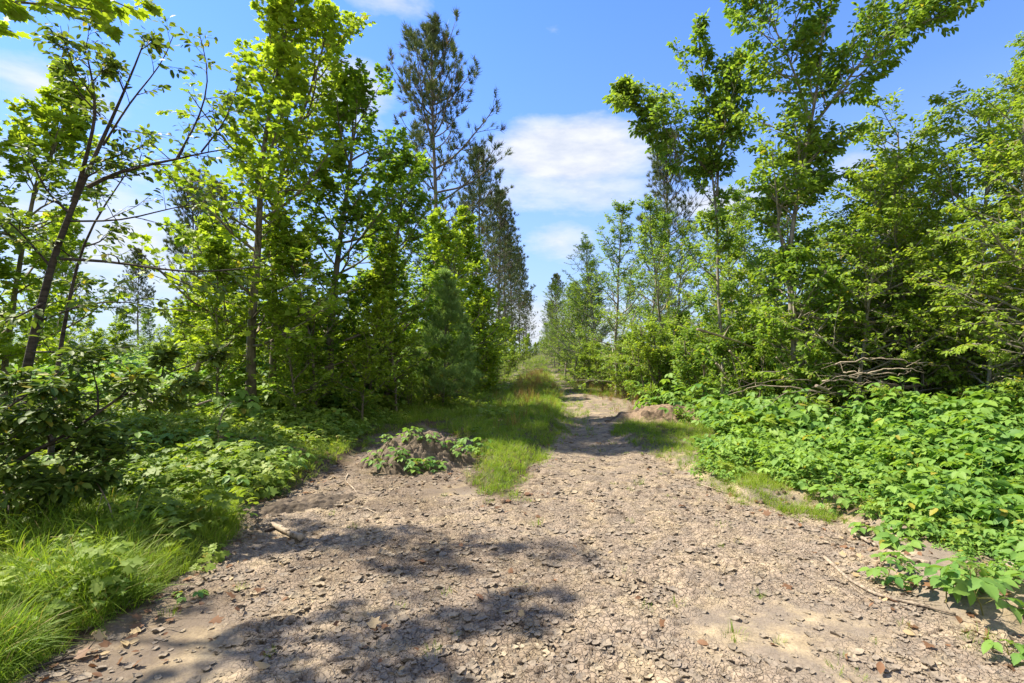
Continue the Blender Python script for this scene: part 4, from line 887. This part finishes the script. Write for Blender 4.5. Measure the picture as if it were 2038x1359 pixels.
def d_short(x, y):
    o = -polydist(x, y, DIRT); dm = dirt_mask(x, y)
    mid = sstep(-0.12, 0.06, polydist(x, y, MID) + (fbm(x, y, 3.5, 3, 3) - 0.5) * 0.75) * (0.35 + 0.65 * sstep(0.35, 0.5, fbm(x, y, 5, 2, 33)))
    wed = sstep(-0.25, 0.1, polydist(x, y, WED) + (fbm(x, y, 3.0, 3, 12) - 0.5) * 0.5)
    cor = corridor(x, y) * (1 - (0.92 - 0.55 * sstep(9.5, 14, y) * sstep(1.3, 0.7, x)) * dm) * (0.4 + 0.6 * sstep(0.35, 0.5, fbm(x, y, 1.2, 3, 13)))
    lef = sstep(0, 0.2, o) * sstep(4.5, 1.2, o) * sstep(-0.2, -0.8, x) * sstep(4.2, 5.4, y) * sstep(16, 12, y) * 0.8
    rgt = sstep(-0.05, 0.1, o) * sstep(0.9, 0.45, o) * sstep(0.8, 1.5, x) * sstep(4.2, 5.5, y) * 0.75
    return np.clip(np.maximum.reduce([mid, wed * 0.9, cor, lef, rgt]), 0, 1)
rng, P = spread(202, 95000, 3.3, 220, 250, 1700, d_short)
s = rng.uniform(0.5, 1.1, len(P)) * (0.70 + 0.55 * sstep(5, 16, P[:, 1])) * (1 + sstep(30, 90, P[:, 1]))
scatter('short_grass', GR, P, rots(rng, len(P), 0.2), s * np.where(P[:, 0] > 0.6, 0.7, 0.85), rng.choice([0, 1, 3, 4, 3], len(P)), 'short green grass along the middle and verges of the track')
def d_dry(x, y):
    a = np.exp(-(((x - (-0.42)) / 0.7) ** 2 + ((y - 27) / 9) ** 2)) + 0.8 * np.exp(-(((x - 2.8) / 0.9) ** 2 + ((y - 24) / 7) ** 2)) + 0.25 * np.exp(-(((x + 2.9) / 0.5) ** 2 + ((y - 17) / 4) ** 2))
    return np.clip(a * 1.3, 0, 1)
rng, P = spread(203, 3500, 9, 50, 850, 1350, d_dry)
scatter('dry_grass', DRY, P, rots(rng, len(P), 0.1), rng.uniform(0.7, 1.3, len(P)), rng.integers(0, 2, len(P)), 'reddish brown seeding grass on the track crown and verges')
def d_sprig(x, y): return 0.03 * dirt_mask(x, y) * (0.2 + 3.5 * sstep(0.55, 0.7, fbm(x, y, 1.3, 3, 77)) * sstep(0.3, 1.5, x))
rng, P = spread(204, 9000, 2.1, 9, 300, 2000, d_sprig)
scatter('sprouting_grass', GR[3:], P, rots(rng, len(P), 0.2), rng.uniform(0.25, 0.7, len(P)), rng.integers(0, 2, len(P)), 'thin grass sprigs sprouting through the dry mud')

# -- raspberry patch on the right, low herbs on the left
def d_rasp(x, y):
    o = -polydist(x, y, DIRT)
    k = sstep(0.05, 0.6, o + (fbm(x, y, 3, 2, 64) - 0.5) * 0.9) * sstep(0.9, 1.6, x) * sstep(0.0, 0.2, -polydist(x, y, WED) ) * np.where(y < 5.6, 0.35 + 0.65 * sstep(0.4, 0.55, fbm(x, y, 1.4, 2, 19) + 0.25 * sstep(3.9, 5.6, y)), 1)
    k = k * sstep(-0.15, 0.25, x - (1.95 + (np.clip(y, 6, 10) - 6) * 0.20)) * sstep(10.2, 8.6, y + 1.2 * (fbm(x, y, 0.6, 2, 55) - 0.5))
    k = k * np.interp(y, [3.6, 4.6, 5.8], [0.22, 0.5, 1]) * (1 - sstep(3.4, 4.4, x) * sstep(6.7, 7.1, y))
    return np.clip(k, 0, 1)
rng, P = spread(205, 13500, 2.2, 12, 1150, 2450, d_rasp)
o = -polydist(P[:, 0], P[:, 1], DIRT); sz = (0.55 + 0.55 * sstep(0.1, 1.2, o)) * rng.uniform(0.6, 1.15, len(P)) * np.interp(P[:, 1], [2, 5, 7], [0.58, 0.78, 0.92]) * (0.15 + 1.7 * fbm(P[:, 0], P[:, 1], 1.5, 3, 63))
scatter('raspberry_patch', RS + [HB[2], FERN[1], GR[2]], P, rots(rng, len(P), 0.16), sz, np.where(rng.random(len(P)) < 0.16, rng.integers(4, 7, len(P)), np.where(o < 0.5, rng.choice([1, 3], len(P)), rng.integers(0, 3, len(P)))), 'dense bright green raspberry canes covering the bank on the right')
def d_herb(x, y):
    o = -polydist(x, y, DIRT)
    k = sstep(0.0, 0.6, o) * sstep(-0.6, -1.2, x) * (1 - 0.85 * corridor(x, y)) * (0.10 + 0.90 * sstep(0.43, 0.58, fbm(x, y, 1.3, 3, 27)))
    k = k * np.maximum(sstep(3.6, 5.2, y + (-x - 2) * 0.5), 0.10)
    return np.clip(k, 0, 1)
rng, P = spread(206, 22000, 2.3, 34, -500, 1000, d_herb)
scatter('forest_herbs', HB + FERN, P, rots(rng, len(P), 0.22), rng.uniform(0.35, 1.15, len(P)) * np.interp(P[:, 1], [3, 10, 30], [0.8, 1.0, 2.2]) * (0.6 + 0.9 * fbm(P[:, 0], P[:, 1], 0.8, 2, 44)), rng.integers(0, 6, len(P)), 'mixed low herbs, ferns and seedlings covering the ground under the left hand trees')
def d_back(x, y): return np.clip(sstep(3.0, 5.0, np.abs(x + 0.4)) * sstep(8, 11, y), 0, 1)
rng, P = spread(207, 16000, 9, 90, -700, 2700, d_back)
scatter('undergrowth', [HB[0], HB[2], RS[2], FERN[0]], P, rots(rng, len(P), 0.18), rng.uniform(1.2, 2.6, len(P)) * np.interp(P[:, 1], [9, 30, 90], [0.8, 1.1, 2.0]), rng.integers(0, 4, len(P)), 'waist high undergrowth filling the ground between the trees')
# -- curled mud flakes lying on the crust, and crumbs of soil
def flake(seed):
    rng = np.random.default_rng(seed); n = 9; a = np.linspace(0, 2 * np.pi, n, endpoint=False) + rng.uniform(-.2, .2, n); r = rng.uniform(0.32, 0.55, n)
    cu = rng.uniform(0.0, 0.24, n) * (rng.random(n) < 0.6); ring = lambda k, z: np.stack([np.cos(a) * r * k, np.sin(a) * r * k, z], 1)
    v = np.vstack([[[0, 0, 0.06]], ring(0.6, np.full(n, 0.07) + cu * 0.2), ring(1.0, 0.09 + cu), ring(0.97, cu + 0.02), ring(0.6, np.full(n, -0.02))])
    t = []
    for i in range(n):
        j = (i + 1) % n; t.append((0, 1 + i, 1 + j))
        for k in range(3):
            p = 1 + k * n; q = p + n; t += [(p + i, q + i, q + j), (p + i, q + j, p + j)]
    return v, np.array(t), np.full(len(v), 0.3)
FL = [proto('mud_flake', flake(s), M['flake']) for s in range(301, 309)]
for p in FL:
    for pl in p.data.polygons: pl.use_smooth = False
def d_fl(x, y): return dirt_mask(x, y) ** 2 * (0.12 + 0.88 * sstep(0.28, 0.50, fbm(x, y, 0.9, 3, 31) + 0.12 - 0.10 * sstep(1.0, 2.2, x))) * sstep(12, 5, y)
rng, P = spread(208, 36000, 1.7, 12, -300, 2100, d_fl); n = len(P)
P[:, 2] += 0.0005
scatter('mud_flakes', FL, P, rots(rng, n, 0.08), rng.gamma(4, 0.0075, n).clip(0.010, 0.07) * np.interp(P[:, 1], [2, 8], [1, 1.5]), rng.integers(0, 8, n), 'grey curled flakes of dried mud covering the foreground')
def clod(seed):
    rng = np.random.default_rng(seed); a = np.linspace(0, 2 * np.pi, 6, endpoint=False); v = [[0, 0, 0.5 * rng.uniform(.7, 1.1)]]
    for z, k in ((0.28, 0.38), (-0.1, 0.5)): v += [[math.cos(x) * k * rng.uniform(.7, 1.2), math.sin(x) * k * rng.uniform(.7, 1.2), z * rng.uniform(.7, 1.3)] for x in a]
    t = []
    for i in range(6):
        j = (i + 1) % 6; t += [(0, 1 + i, 1 + j), (1 + i, 7 + i, 7 + j), (1 + i, 7 + j, 1 + j)]
    return np.array(v), np.array(t), np.full(len(v), 0.1)
CL = [proto('clod', clod(s), M['bank']) for s in (311, 312, 313)]
LIT = [proto('litter_leaf', leaf_mesh(tm, np.zeros((1, 3)), np.array([[0, 1.0, 0]]), np.array([[0, 0, 1.0]]), np.array([1.0]), np.array([0.0])), M['dead']) for tm in (OVAL, MAPLE_S)]
def d_lit(x, y): q = -polydist(x, y, DIRT); return np.clip(0.35 * sstep(0.2, .6, q) + np.exp(-((q + 0.05) / 0.32) ** 2) + 0.04, 0, 1) * 0.42
TW = [proto('litter_twig', (lambda vt: (vt[0], vt[1], np.full(len(vt[0]), .5)))(tubes(np.array([[[-.9, 0, 0], [-.3, .15, .1], [.3, -.05, .05], [.9, .1, 0]]]), np.array([[.035, .05, .04, .02]]), 4)), M['deadwood'])]
LIT += TW
rng, P = spread(210, 22000, 2.2, 25, -500, 2400, d_lit); n = len(P); P[:, 2] += 0.012
scatter('leaf_litter', LIT, P, rots(rng, n, 0.35), rng.uniform(0.03, 0.075, n), rng.integers(0, 3, n), 'brown fallen leaves and bits of twig scattered over the forest floor')
def d_cl(x, y):
    return np.clip(np.exp(-(((x - MX) / 0.9) ** 2 + ((y - MY + 0.2) / 0.7) ** 2)) + np.exp(-(((x - 2.6) / 1.3) ** 2 + ((y - 11.0) / 1.3) ** 2)) + 0.7 * sstep(0.3, 0.0, np.abs(polydist(x, y, DIRT))) * sstep(3, 4, y) * sstep(8, 6, y), 0, 1) * 0.6
rng, P = spread(209, 26000, 3, 16, 400, 1700, d_cl); n = len(P)
scatter('soil_crumbs', CL, P, rots(rng, n, 0.6), rng.gamma(2, 0.012, n).clip(0.008, 0.08), rng.integers(0, 3, n), 'loose crumbs and clods of soil round the mound and the banks')

# ================================================================== MOUND, BANK, STICKS, PLANTS
def heap(name, cx, cy, ax, ay, h, seed, mat, label, cat, rot=0.0, n=130, crack=False):
    u = np.linspace(-1.15, 1.15, n); U, V = np.meshgrid(u, u); x0 = U * ax; y0 = V * ay
    x = cx + x0 * math.cos(rot) - y0 * math.sin(rot); y = cy + x0 * math.sin(rot) + y0 * math.cos(rot)
    rr = np.hypot(U, V) + (fbm(x, y, 2.2, 3, seed) - 0.5) * 0.55
    z = h * (1 - sstep(0.15, 1.0, rr)) ** 0.8
    z = z * (0.75 + 0.5 * fbm(x, y, 3.5, 3, seed + 3)) + 0.10 * (fbm(x, y, 8, 4, seed + 5) - 0.5) * (z > 0.01) + 0.035 * (fbm(x, y, 28, 3, seed + 6) - 0.5)
    if crack:
        f1, f2, rid, ax_, ay_ = voronoi(x + 0.08 * (fbm(x, y, 12, 2, 3) - .5), y + 0.08 * (fbm(x, y, 12, 2, 4) - .5), 0.13, seed)
        z = z + (z > 0.05) * (rid * 0.035 - 0.05 * (1 - sstep(0, 0.02, f2 - f1)) + 0.2 * (np.sin(rid * 40) * ax_ + np.cos(rid * 40) * ay_))
    g = gz(x, y); zz = g - 0.04 + z - 0.06 * (rr > 1.0)
    me_v = np.stack([x.ravel() - cx, y.ravel() - cy, zz.ravel()], 1)
    idx = np.arange(n * n).reshape(n, n); q = np.stack([idx[:-1, :-1], idx[:-1, 1:], idx[1:, 1:], idx[1:, :-1]], -1).reshape(-1, 4)
    o = link(name, mesh_np(name, me_v, q, mat, {'rnd': ('POINT', fbm(x, y, 4, 2, seed).ravel())}), loc=(cx, cy, 0)); tag(o, label, cat)
    return lambda px, py: float(zz.ravel()[np.argmin(np.hypot(x.ravel() - px, y.ravel() - py))])
mh = heap('dirt_mound', MX, MY + 0.15, 0.85, 0.60, 0.42, 401, M['mound'], 'rounded mound of dark cracked soil with plants on it, left of the grassy strip', 'mound', crack=True)
heap('soil_bank', 2.75, 11.4, 1.6, 0.8, 0.32, 411, M['bank'], 'eroded reddish soil bank below the shrubs on the right of the track', 'soil bank', 0.12)
heap('soil_bank', -2.35, 5.0, 0.85, 0.28, 0.10, 421, M['mound'], 'low dark ridge of loose soil between the tall grass and the cracked mud', 'soil bank', 0.55)
heap('soil_bank', -4.1, 6.9, 1.1, 0.6, 0.22, 431, M['bank'], 'bare brown soil hump among the herbs under the left hand trees', 'soil bank', 0.2)

def stick(pts, r0, r1, label, name='dead_branch', cat='branch', mat='deadwood', twigs=(), K=14, S_=7, wob=0.0, seed=1, group=None):
    pts = np.array(pts, float); rng = np.random.default_rng(seed); P = resample(pts, K) if len(pts) > 2 else np.linspace(pts[0], pts[1], K)
    P[1:-1] += rng.normal(0, wob, P[1:-1].shape); b0 = P[0].copy(); rr = np.linspace(r0, r1, K) * rng.uniform(0.88, 1.12, K)
    v, t = tubes((P - b0)[None], rr[None], S_)
    n = len(v); v = np.vstack([v, [P[0] - b0], [P[-1] - b0]]); cap = [(n, (i + 1) % S_, i) for i in range(S_)] + [(n + 1, n - S_ + i, n - S_ + (i + 1) % S_) for i in range(S_)]
    o = link(name, mesh_np(name, v, np.vstack([t, cap]), M[mat]), loc=tuple(b0)); tag(o, label, cat, group)
    if not twigs and np.linalg.norm(P[-1] - P[0]) > 0.3:
        twigs = [[P[j], P[j] + unit(unit(P[j] - P[j - 1]) + rng.normal(0, .6, 3) + [0, 0, .3]) * rng.uniform(.04, .10)] for j in (4, 7, 10)]
    for tw in twigs:
        Q = resample(np.array(tw, float), 8) if len(tw) > 2 else np.linspace(tw[0], tw[1], 8)
        v, t = tubes((Q - b0)[None], np.linspace(r1 * 0.9 + 0.001, 0.0015, 8)[None], 5); link('twig', mesh_np('twig', v, t, M[mat]), o)
    return o
G = lambda pts, dz: [gpix(u, v) + np.array([0, 0, dz]) for u, v in pts]
lg = stick(G([(541, 1050), (600, 1078)], 0.030), 0.021, 0.024, 'short thick piece of pale barkless wood lying on the mud', 'wood_piece', 'log', wob=0.003, S_=12)
stick(G([(528, 1062), (545, 1056)], 0.022), 0.014, 0.018, 'dark charred stub touching the end of the short pale log', 'wood_stub', 'log', 'bark_dark', K=6)
stick(G([(693, 945), (686, 958), (702, 972), (713, 986)], 0.012), 0.010, 0.006, 'curved S shaped twig on the mud below the mound')
stick(G([(752, 988), (768, 976), (782, 968)], 0.012), 0.005, 0.004, 'thin forked twig lying right of the curved twig', twigs=[G([(775, 972), (781, 958)], 0.02)])
stick(G([(730, 1014), (745, 1022), (757, 1026)], 0.012), 0.005, 0.003, 'small V shaped twig in the middle of the dappled mud', twigs=[G([(735, 1014), (770, 1018)], 0.012)])
stick(G([(1640, 1112), (1690, 1158), (1750, 1192), (1830, 1208), (1902, 1228)], 0.016), 0.013, 0.007, 'longest curved dead branch lying on the sand in the lower right', twigs=[G([(1690, 1165), (1715, 1185), (1738, 1200)], 0.01), G([(1645, 1113), (1600, 1108)], 0.012), G([(1750, 1192), (1800, 1198), (1870, 1206)], 0.02)], K=22)
stick(G([(1690, 1060), (1745, 1092)], 0.02), 0.016, 0.010, 'flat grey splinter of wood above the longest branch', wob=0.002)
stick(G([(1768, 1104), (1800, 1118), (1850, 1128)], 0.025), 0.018, 0.014, 'short bleached stick poking from under the plants beside the grey splinter')
stick(G([(1876, 968), (1915, 990), (1958, 1012)], 0.05), 0.034, 0.026, 'thick bleached log half buried in the raspberry plants at the right', 'log', 'log', wob=0.003, S_=10)
stick(G([(2000, 1128), (2045, 1152)], 0.03), 0.022, 0.018, 'small pale log cut off by the right edge of the photo', 'log', 'log')
stick(G([(1395, 966), (1420, 974), (1448, 984)], 0.012), 0.006, 0.004, 'thin straight twig at the tip of the grass wedge')
stick(G([(0, 1352), (60, 1338), (120, 1318), (210, 1300)], 0.012), 0.010, 0.004, 'long dark twig lying along the foot of the tall grass at the lower left', mat='bark_dark')
stick([gpix(228, 1075), gpix(222, 1060) + [0, 0, .18], gpix(190, 1050) + [0, 0, .38], gpix(130, 1040) + [0, 0, .50]], 0.006, 0.003, 'thin grey dead twig arching over the tall grass at the left', twigs=[[gpix(205, 1055) + [0, 0, .30], gpix(190, 1062) + [0, 0, .12]]])
stick([gpix(45, 1090), gpix(40, 1060) + [0, 0, .25], gpix(30, 1050) + [0, 0, .42]], 0.006, 0.003, 'upright grey dead twig in the dark corner under the beech brush')
# brush pile at the back of the raspberry patch
Yb = 7.3
def BR(pts, dy=0): return [W(u, v + 8, Yb + dy + k * 0.30) for k, (u, v) in enumerate(pts)]
for pts, dy, ra, rb, lab, tw in [
    ([(1755, 765), (1830, 760), (1900, 748), (1990, 742)], 0, .022, .012, 'long level bleached branch across the front of the brush pile', [[(1840, 755), (1870, 735), (1892, 722)], [(1838, 758), (1838, 725)]]),
    ([(1700, 632), (1780, 634), (1850, 640), (1900, 655), (1938, 668)], .2, .020, .008, 'silvery dead bough hanging down above the brush pile', [[(1880, 650), (1912, 652)]]),
    ([(1790, 775), (1835, 790), (1880, 772)], -.2, .024, .012, 'broken pinkish stick below the long level branch', []),
    ([(1750, 752), (1800, 765), (1850, 758)], -.1, .026, .016, 'pale splintered stub at the left end of the brush pile', []),
    ([(1625, 760), (1645, 768), (1662, 780)], -.5, .024, .016, 'short orange brown stick under the foot of the tallest tree', []),
    ([(1820, 690), (1840, 668), (1850, 655)], .1, .007, .003, 'thin reddish twig sloping up through the brush', [[(1815, 665), (1835, 700), (1850, 705)]]),
    ([(1925, 605), (1935, 612), (1942, 625)], 0, .006, .003, 'small hooked twig in the leaves above the brush pile', []),
    ([(1990, 745), (2020, 765), (2045, 785)], -.2, .014, .008, 'grey branch running out of the right end of the brush pile', []),
    ([(1545, 703), (1565, 725), (1580, 745)], -.3, .010, .006, 'fine pale twig leaning on the base of the tallest tree', [])]:
    tws = [BR(t, dy) for t in tw]
    stick(BR(pts, dy), ra, rb, lab, twigs=tws, wob=0.004)
Yb = 8.2
for pts, dy, ra, rb, lab, tw in [
    ([(1388, 647), (1425, 658), (1480, 675), (1525, 697)], 0, .022, .010, 'brown broken bough sloping down from the double stemmed tree', [[(1440, 662), (1452, 640)]]),
    ([(1452, 690), (1475, 715), (1486, 740)], -.3, .016, .008, 'pale bent branch dropping to the raspberry leaves', []),
    ([(1425, 715), (1440, 735), (1450, 752)], -.3, .014, .010, 'stubby grey branch end beside the bent branch', []),
    ([(1540, 658), (1548, 680), (1560, 690)], 0, .005, .003, 'thin curved twig left of the tallest trunk', [])]:
    stick(BR(pts, dy), ra, rb, lab, twigs=[BR(t, dy) for t in tw], wob=0.004)
Yb = 12.0
for pts, dy, ra, rb, lab, tw in [
    ([(568, 728), (580, 700), (592, 672)], 0, .035, .015, 'bleached dead stub standing between the twin maples and the dense maple', [[(585, 690), (600, 668)], [(580, 700), (570, 680)]]),
    ([(575, 715), (610, 705), (640, 700)], .1, .03, .02, 'pale dead log lying behind the bleached stub', []),
    ([(390, 738), (402, 708), (413, 682)], -3.0, .045, .030, 'leaning grey broken trunk in the clearing left of the maples', []),
    ([(318, 822), (345, 808), (352, 800)], -4.4, .022, .014, 'grey log lying in the herbs left of the maple trunks', []),
    ([(392, 806), (420, 796)], -4.6, .018, .012, 'short grey log right of the leaning broken trunk', []),
    ([(432, 870), (438, 835), (446, 815), (460, 800)], -5.0, .016, .006, 'dark leaning stump sprout in front of the straight trunked maple', [])]:
    stick([W(u, v, Yb + dy) for u, v in pts], ra, rb, lab, twigs=[[W(u, v, Yb + dy) for u, v in t] for t in tw])

rng = np.random.default_rng(91)
for k in range(44):
    if k < 32: u, v, Y, lab, grp = rng.uniform(1600, 2040), rng.uniform(715, 785), rng.uniform(6.9, 8.2), 'thin dead branch tangled in the brush pile behind the raspberry patch', 'thin dead branches in the brush pile'
    else: u, v, Y, lab, grp = rng.uniform(150, 460), rng.uniform(770, 850), rng.uniform(7.5, 10), 'thin dead branch lying across the herbs in the left hand clearing', 'thin dead branches in the left hand clearing'
    p = W(u, v, Y); p[2] = max(p[2], gz1(p[0], p[1]) + 0.03); a = rng.uniform(-0.5, 0.5) + (math.pi if rng.random() < .5 else 0); L = rng.uniform(0.4, 1.3); tl = rng.uniform(-0.25, 0.35)
    d0 = np.array([math.cos(a), math.sin(a) * 0.8, tl]); sag = np.array([0, 0, -0.12 * L])
    pts = [p, p + d0 * L * .35 - sag * .3, p + d0 * L * .7 + rng.normal(0, .04, 3), p + d0 * L + sag]
    pts = [np.array([q[0], q[1], max(q[2], gz1(q[0], q[1]) + 0.02)]) for q in pts]
    tw = [[pts[j], pts[j] + (d0 * 0.5 + rng.normal(0, .5, 3)) * L * 0.22] for j in (1, 2)]
    stick(pts, rng.uniform(.006, .014), .003, lab, mat='deadwood' if k % 3 else 'bark', twigs=tw, wob=0.012, seed=k, S_=5, group=grp)
# raspberry plants one can tell apart, each with its stem and its leaves
CLM = []
for k in range(5):
    rng = np.random.default_rng(500 + k); v, t, r = compound_leaf(rng, 1.0, RASPL, 3); CLM.append(mesh_np('leaf', v, t, M['rasp'], {'rnd': ('POINT', r)}))
def rasp_plant(x, y, h, nleaf, size, seed, label, group=None, z=None, lean=(0, 0)):
    rng = np.random.default_rng(seed); z0 = gz1(x, y) if z is None else z
    root = empty('raspberry_plant', (x, y, z0)); tag(root, label, 'plant', group)
    d = unit(np.array([[lean[0] + rng.normal(0, .25), lean[1] + rng.normal(0, .25), 1.0]])); P = shoot(rng, np.array([[0, 0, -0.03]]), d, np.array([h]), 7, 0.10, -0.05)
    tb = [tubes(P, np.linspace(0.0045, 0.002, 7)[None], 5)]
    for k in range(nleaf):
        tt = 0.25 + 0.75 * (k + 0.6) / nleaf; p, tn = at_t(P, np.array([tt])); az = k * 2.4 + rng.uniform(-.4, .4)
        o_ = np.array([math.cos(az), math.sin(az), 0.35]); L = size * rng.uniform(0.6, 1.5) * (1.3 - 0.6 * tt); q = p[0] + o_ * L
        tb.append(tubes(np.stack([p[0], p[0] + o_ * L * 0.5 + [0, 0, .01], q])[None], np.array([[.0018, .0016, .0014]]), 3))
        yv = unit(o_ + np.array([0, 0, rng.uniform(-0.75, -0.1)])); zv = unit(np.array([0, 0, 1.0]) + rng.normal(0, .22, 3)); xv = unit(np.cross(yv, zv)); zv = np.cross(xv, yv)
        s = size * rng.uniform(0.7, 1.2); o = bpy.data.objects.new('leaf', CLM[rng.integers(5)]); COL.objects.link(o); o.parent = root
        o.matrix_basis = Matrix(((xv[0] * s, yv[0] * s, zv[0] * s, q[0]), (xv[1] * s, yv[1] * s, zv[1] * s, q[1]), (xv[2] * s, yv[2] * s, zv[2] * s, q[2]), (0, 0, 0, 1)))
    v, t = join(tb); link('stem', mesh_np('stem', v, t, M['stem'], {'rnd': ('POINT', np.full(len(v), .4))}), root)
    return root
for k, (u, v, h, n, sz, lab) in enumerate([
    (2010, 1305, .10, 6, .075, 'single small raspberry plant on the sand in the lower right corner'),
    (1880, 1200, .26, 9, .085, 'raspberry plant with drooping leaves overhanging the sand, lowest of the right hand clump'),
    (1770, 1165, .20, 9, .070, 'young raspberry plant beside the longest dead branch'),
    (1960, 1225, .32, 10, .095, 'large leaved raspberry plant at the lower right edge of the photo'),
    (1690, 1010, .24, 9, .08, 'raspberry plant at the corner where the patch meets the bare sand'),
    (1640, 1022, .16, 7, .07, 'outermost little raspberry plant on the sand below the dense patch'),
    (810, 932, .24, 12, .085, 'raspberry plant with broad leaves growing on the front of the soil mound'),
    (772, 925, .16, 8, .07, 'raspberry plant at the left foot of the soil mound'),
    (852, 930, .18, 9, .08, 'raspberry plant with drooping leaves at the middle foot of the soil mound'),
    (888, 925, .16, 7, .07, 'yellowish raspberry plant at the right foot of the soil mound'),
    (945, 905, .22, 8, .065, 'pale raspberry plant between the soil mound and the grass strip'),
    (365, 1190, .07, 6, .05, 'tiny ferny sprig on the mud beside the tall grass'),
    (1180, 915, .06, 4, .03, 'tiny seedling on the bare track')]):
    p = gpix(u, v); zz_ = max(mh(p[0], p[1]), gz1(p[0], p[1])) if 6 <= k <= 9 else None; rasp_plant(p[0], p[1], h, n, sz, 600 + k, lab, z=zz_)
for k, (dx, dy, z, h, n, s_) in enumerate([(.52, .02, .25, .22, 8, .075), (-.15, -.40, 0, .24, 13, .08), (.05, -.44, 0, .22, 12, .085), (.28, -.40, 0, .2, 10, .08), (-.35, -.36, 0, .2, 10, .075), (.15, -.34, 0, .2, 9, .07), (.62, .25, .10, .32, 11, .085), (-.5, -.1, .18, .14, 6, .06), (.75, .4, .05, .4, 10, .09)]):
    rasp_plant(MX + dx, MY + dy, h, n, s_, 640 + k, 'leafy raspberry plant growing out of the top and right shoulder of the soil mound', 'raspberry plants on the soil mound', z=mh(MX + dx, MY + dy) - 0.01)
rng_ = np.random.default_rng(77)
px = [(rng_.uniform(1480, 2120), None) for _ in range(74)]
cnt = 0
while cnt < 66:
    u = rng_.uniform(1480, 2150); Y = rng_.uniform(2.5, 5.6); x = (u - VU) / F * Y
    o_ = -float(polydist(np.array([x]), np.array([Y]), DIRT)[0])
    if not (0.04 < o_ < 2.6): continue
    if Y > 4.6 and u < 1600: continue
    rasp_plant(x, Y, rng_.uniform(.12, .26) * (0.7 + 0.3 * min(o_, 1)), int(rng_.integers(7, 12)), rng_.uniform(.065, .10), 700 + cnt,
               'light green raspberry plant in the sparse front fringe of the patch at the lower right', 'raspberry plants in the front fringe'); cnt += 1
for k in range(34):
    u = rng_.uniform(120, 720); Y = rng_.uniform(4.4, 7.5); x = (u - VU) / F * Y
    if -float(polydist(np.array([x]), np.array([Y]), DIRT)[0]) < 0.15: continue
    rasp_plant(x, Y, rng_.uniform(.2, .45), int(rng_.integers(7, 12)), rng_.uniform(.07, .11), 900 + k, 'raspberry plant among the grass and herbs on the left bank', 'raspberry plants on the left bank')
# fallen leaves on the mud
lmd = [mesh_np('fallen_leaf', tm[0] * [1, 1, k], tm[1], M['dead'], {'rnd': ('POINT', np.zeros(len(tm[0])))}) for tm, k in ((OVAL, 1.6), (OVAL, -1.2), (MAPLE, 2.0))]
for k, (u, v, s_, lab) in enumerate([(308, 1242, .07, 'orange fallen leaf lying on the mud near the tall grass'), (540, 1335, .08, 'rust coloured leaf lying on the mud at the bottom of the photo'), (518, 1178, .06, 'small half curled orange leaf on the mud below the short log'),
        (1350, 1012, .08, 'dark red crumpled leaf on the sand right of centre'), (1800, 1180, .06, 'orange leaf under the young raspberry plant'), (1850, 1290, .05, 'tan leaf on the bare sand at the lower right'), (1040, 1025, .05, 'yellow brown leaf in the middle of the mud'), (640, 965, .07, 'dark red leaf at the foot of the grass, left of the curved twig')]):
    p = gpix(u, v); o = link('fallen_leaf', lmd[k % 3], loc=(p[0], p[1], p[2] + 0.022)); o.scale = (s_,) * 3; o.rotation_euler = (0.2, -0.15, k * 1.7); tag(o, lab, 'leaf')
rng = np.random.default_rng(8)
for k in range(20):
    u, v = rng.uniform(250, 1950), rng.uniform(930, 1340); p = gpix(u, v)
    if float(polydist(p[:1], p[1:2], DIRT)[0]) < 0.1: continue
    o = link('fallen_leaf', lmd[k % 3], loc=(p[0], p[1], p[2] + 0.02)); o.scale = (rng.uniform(.025, .045),) * 3; o.rotation_euler = (rng.normal(0, .3), rng.normal(0, .3), rng.uniform(0, 6)); tag(o, 'small dead leaf scattered on the cracked mud', 'leaf', 'small dead leaves on the mud')
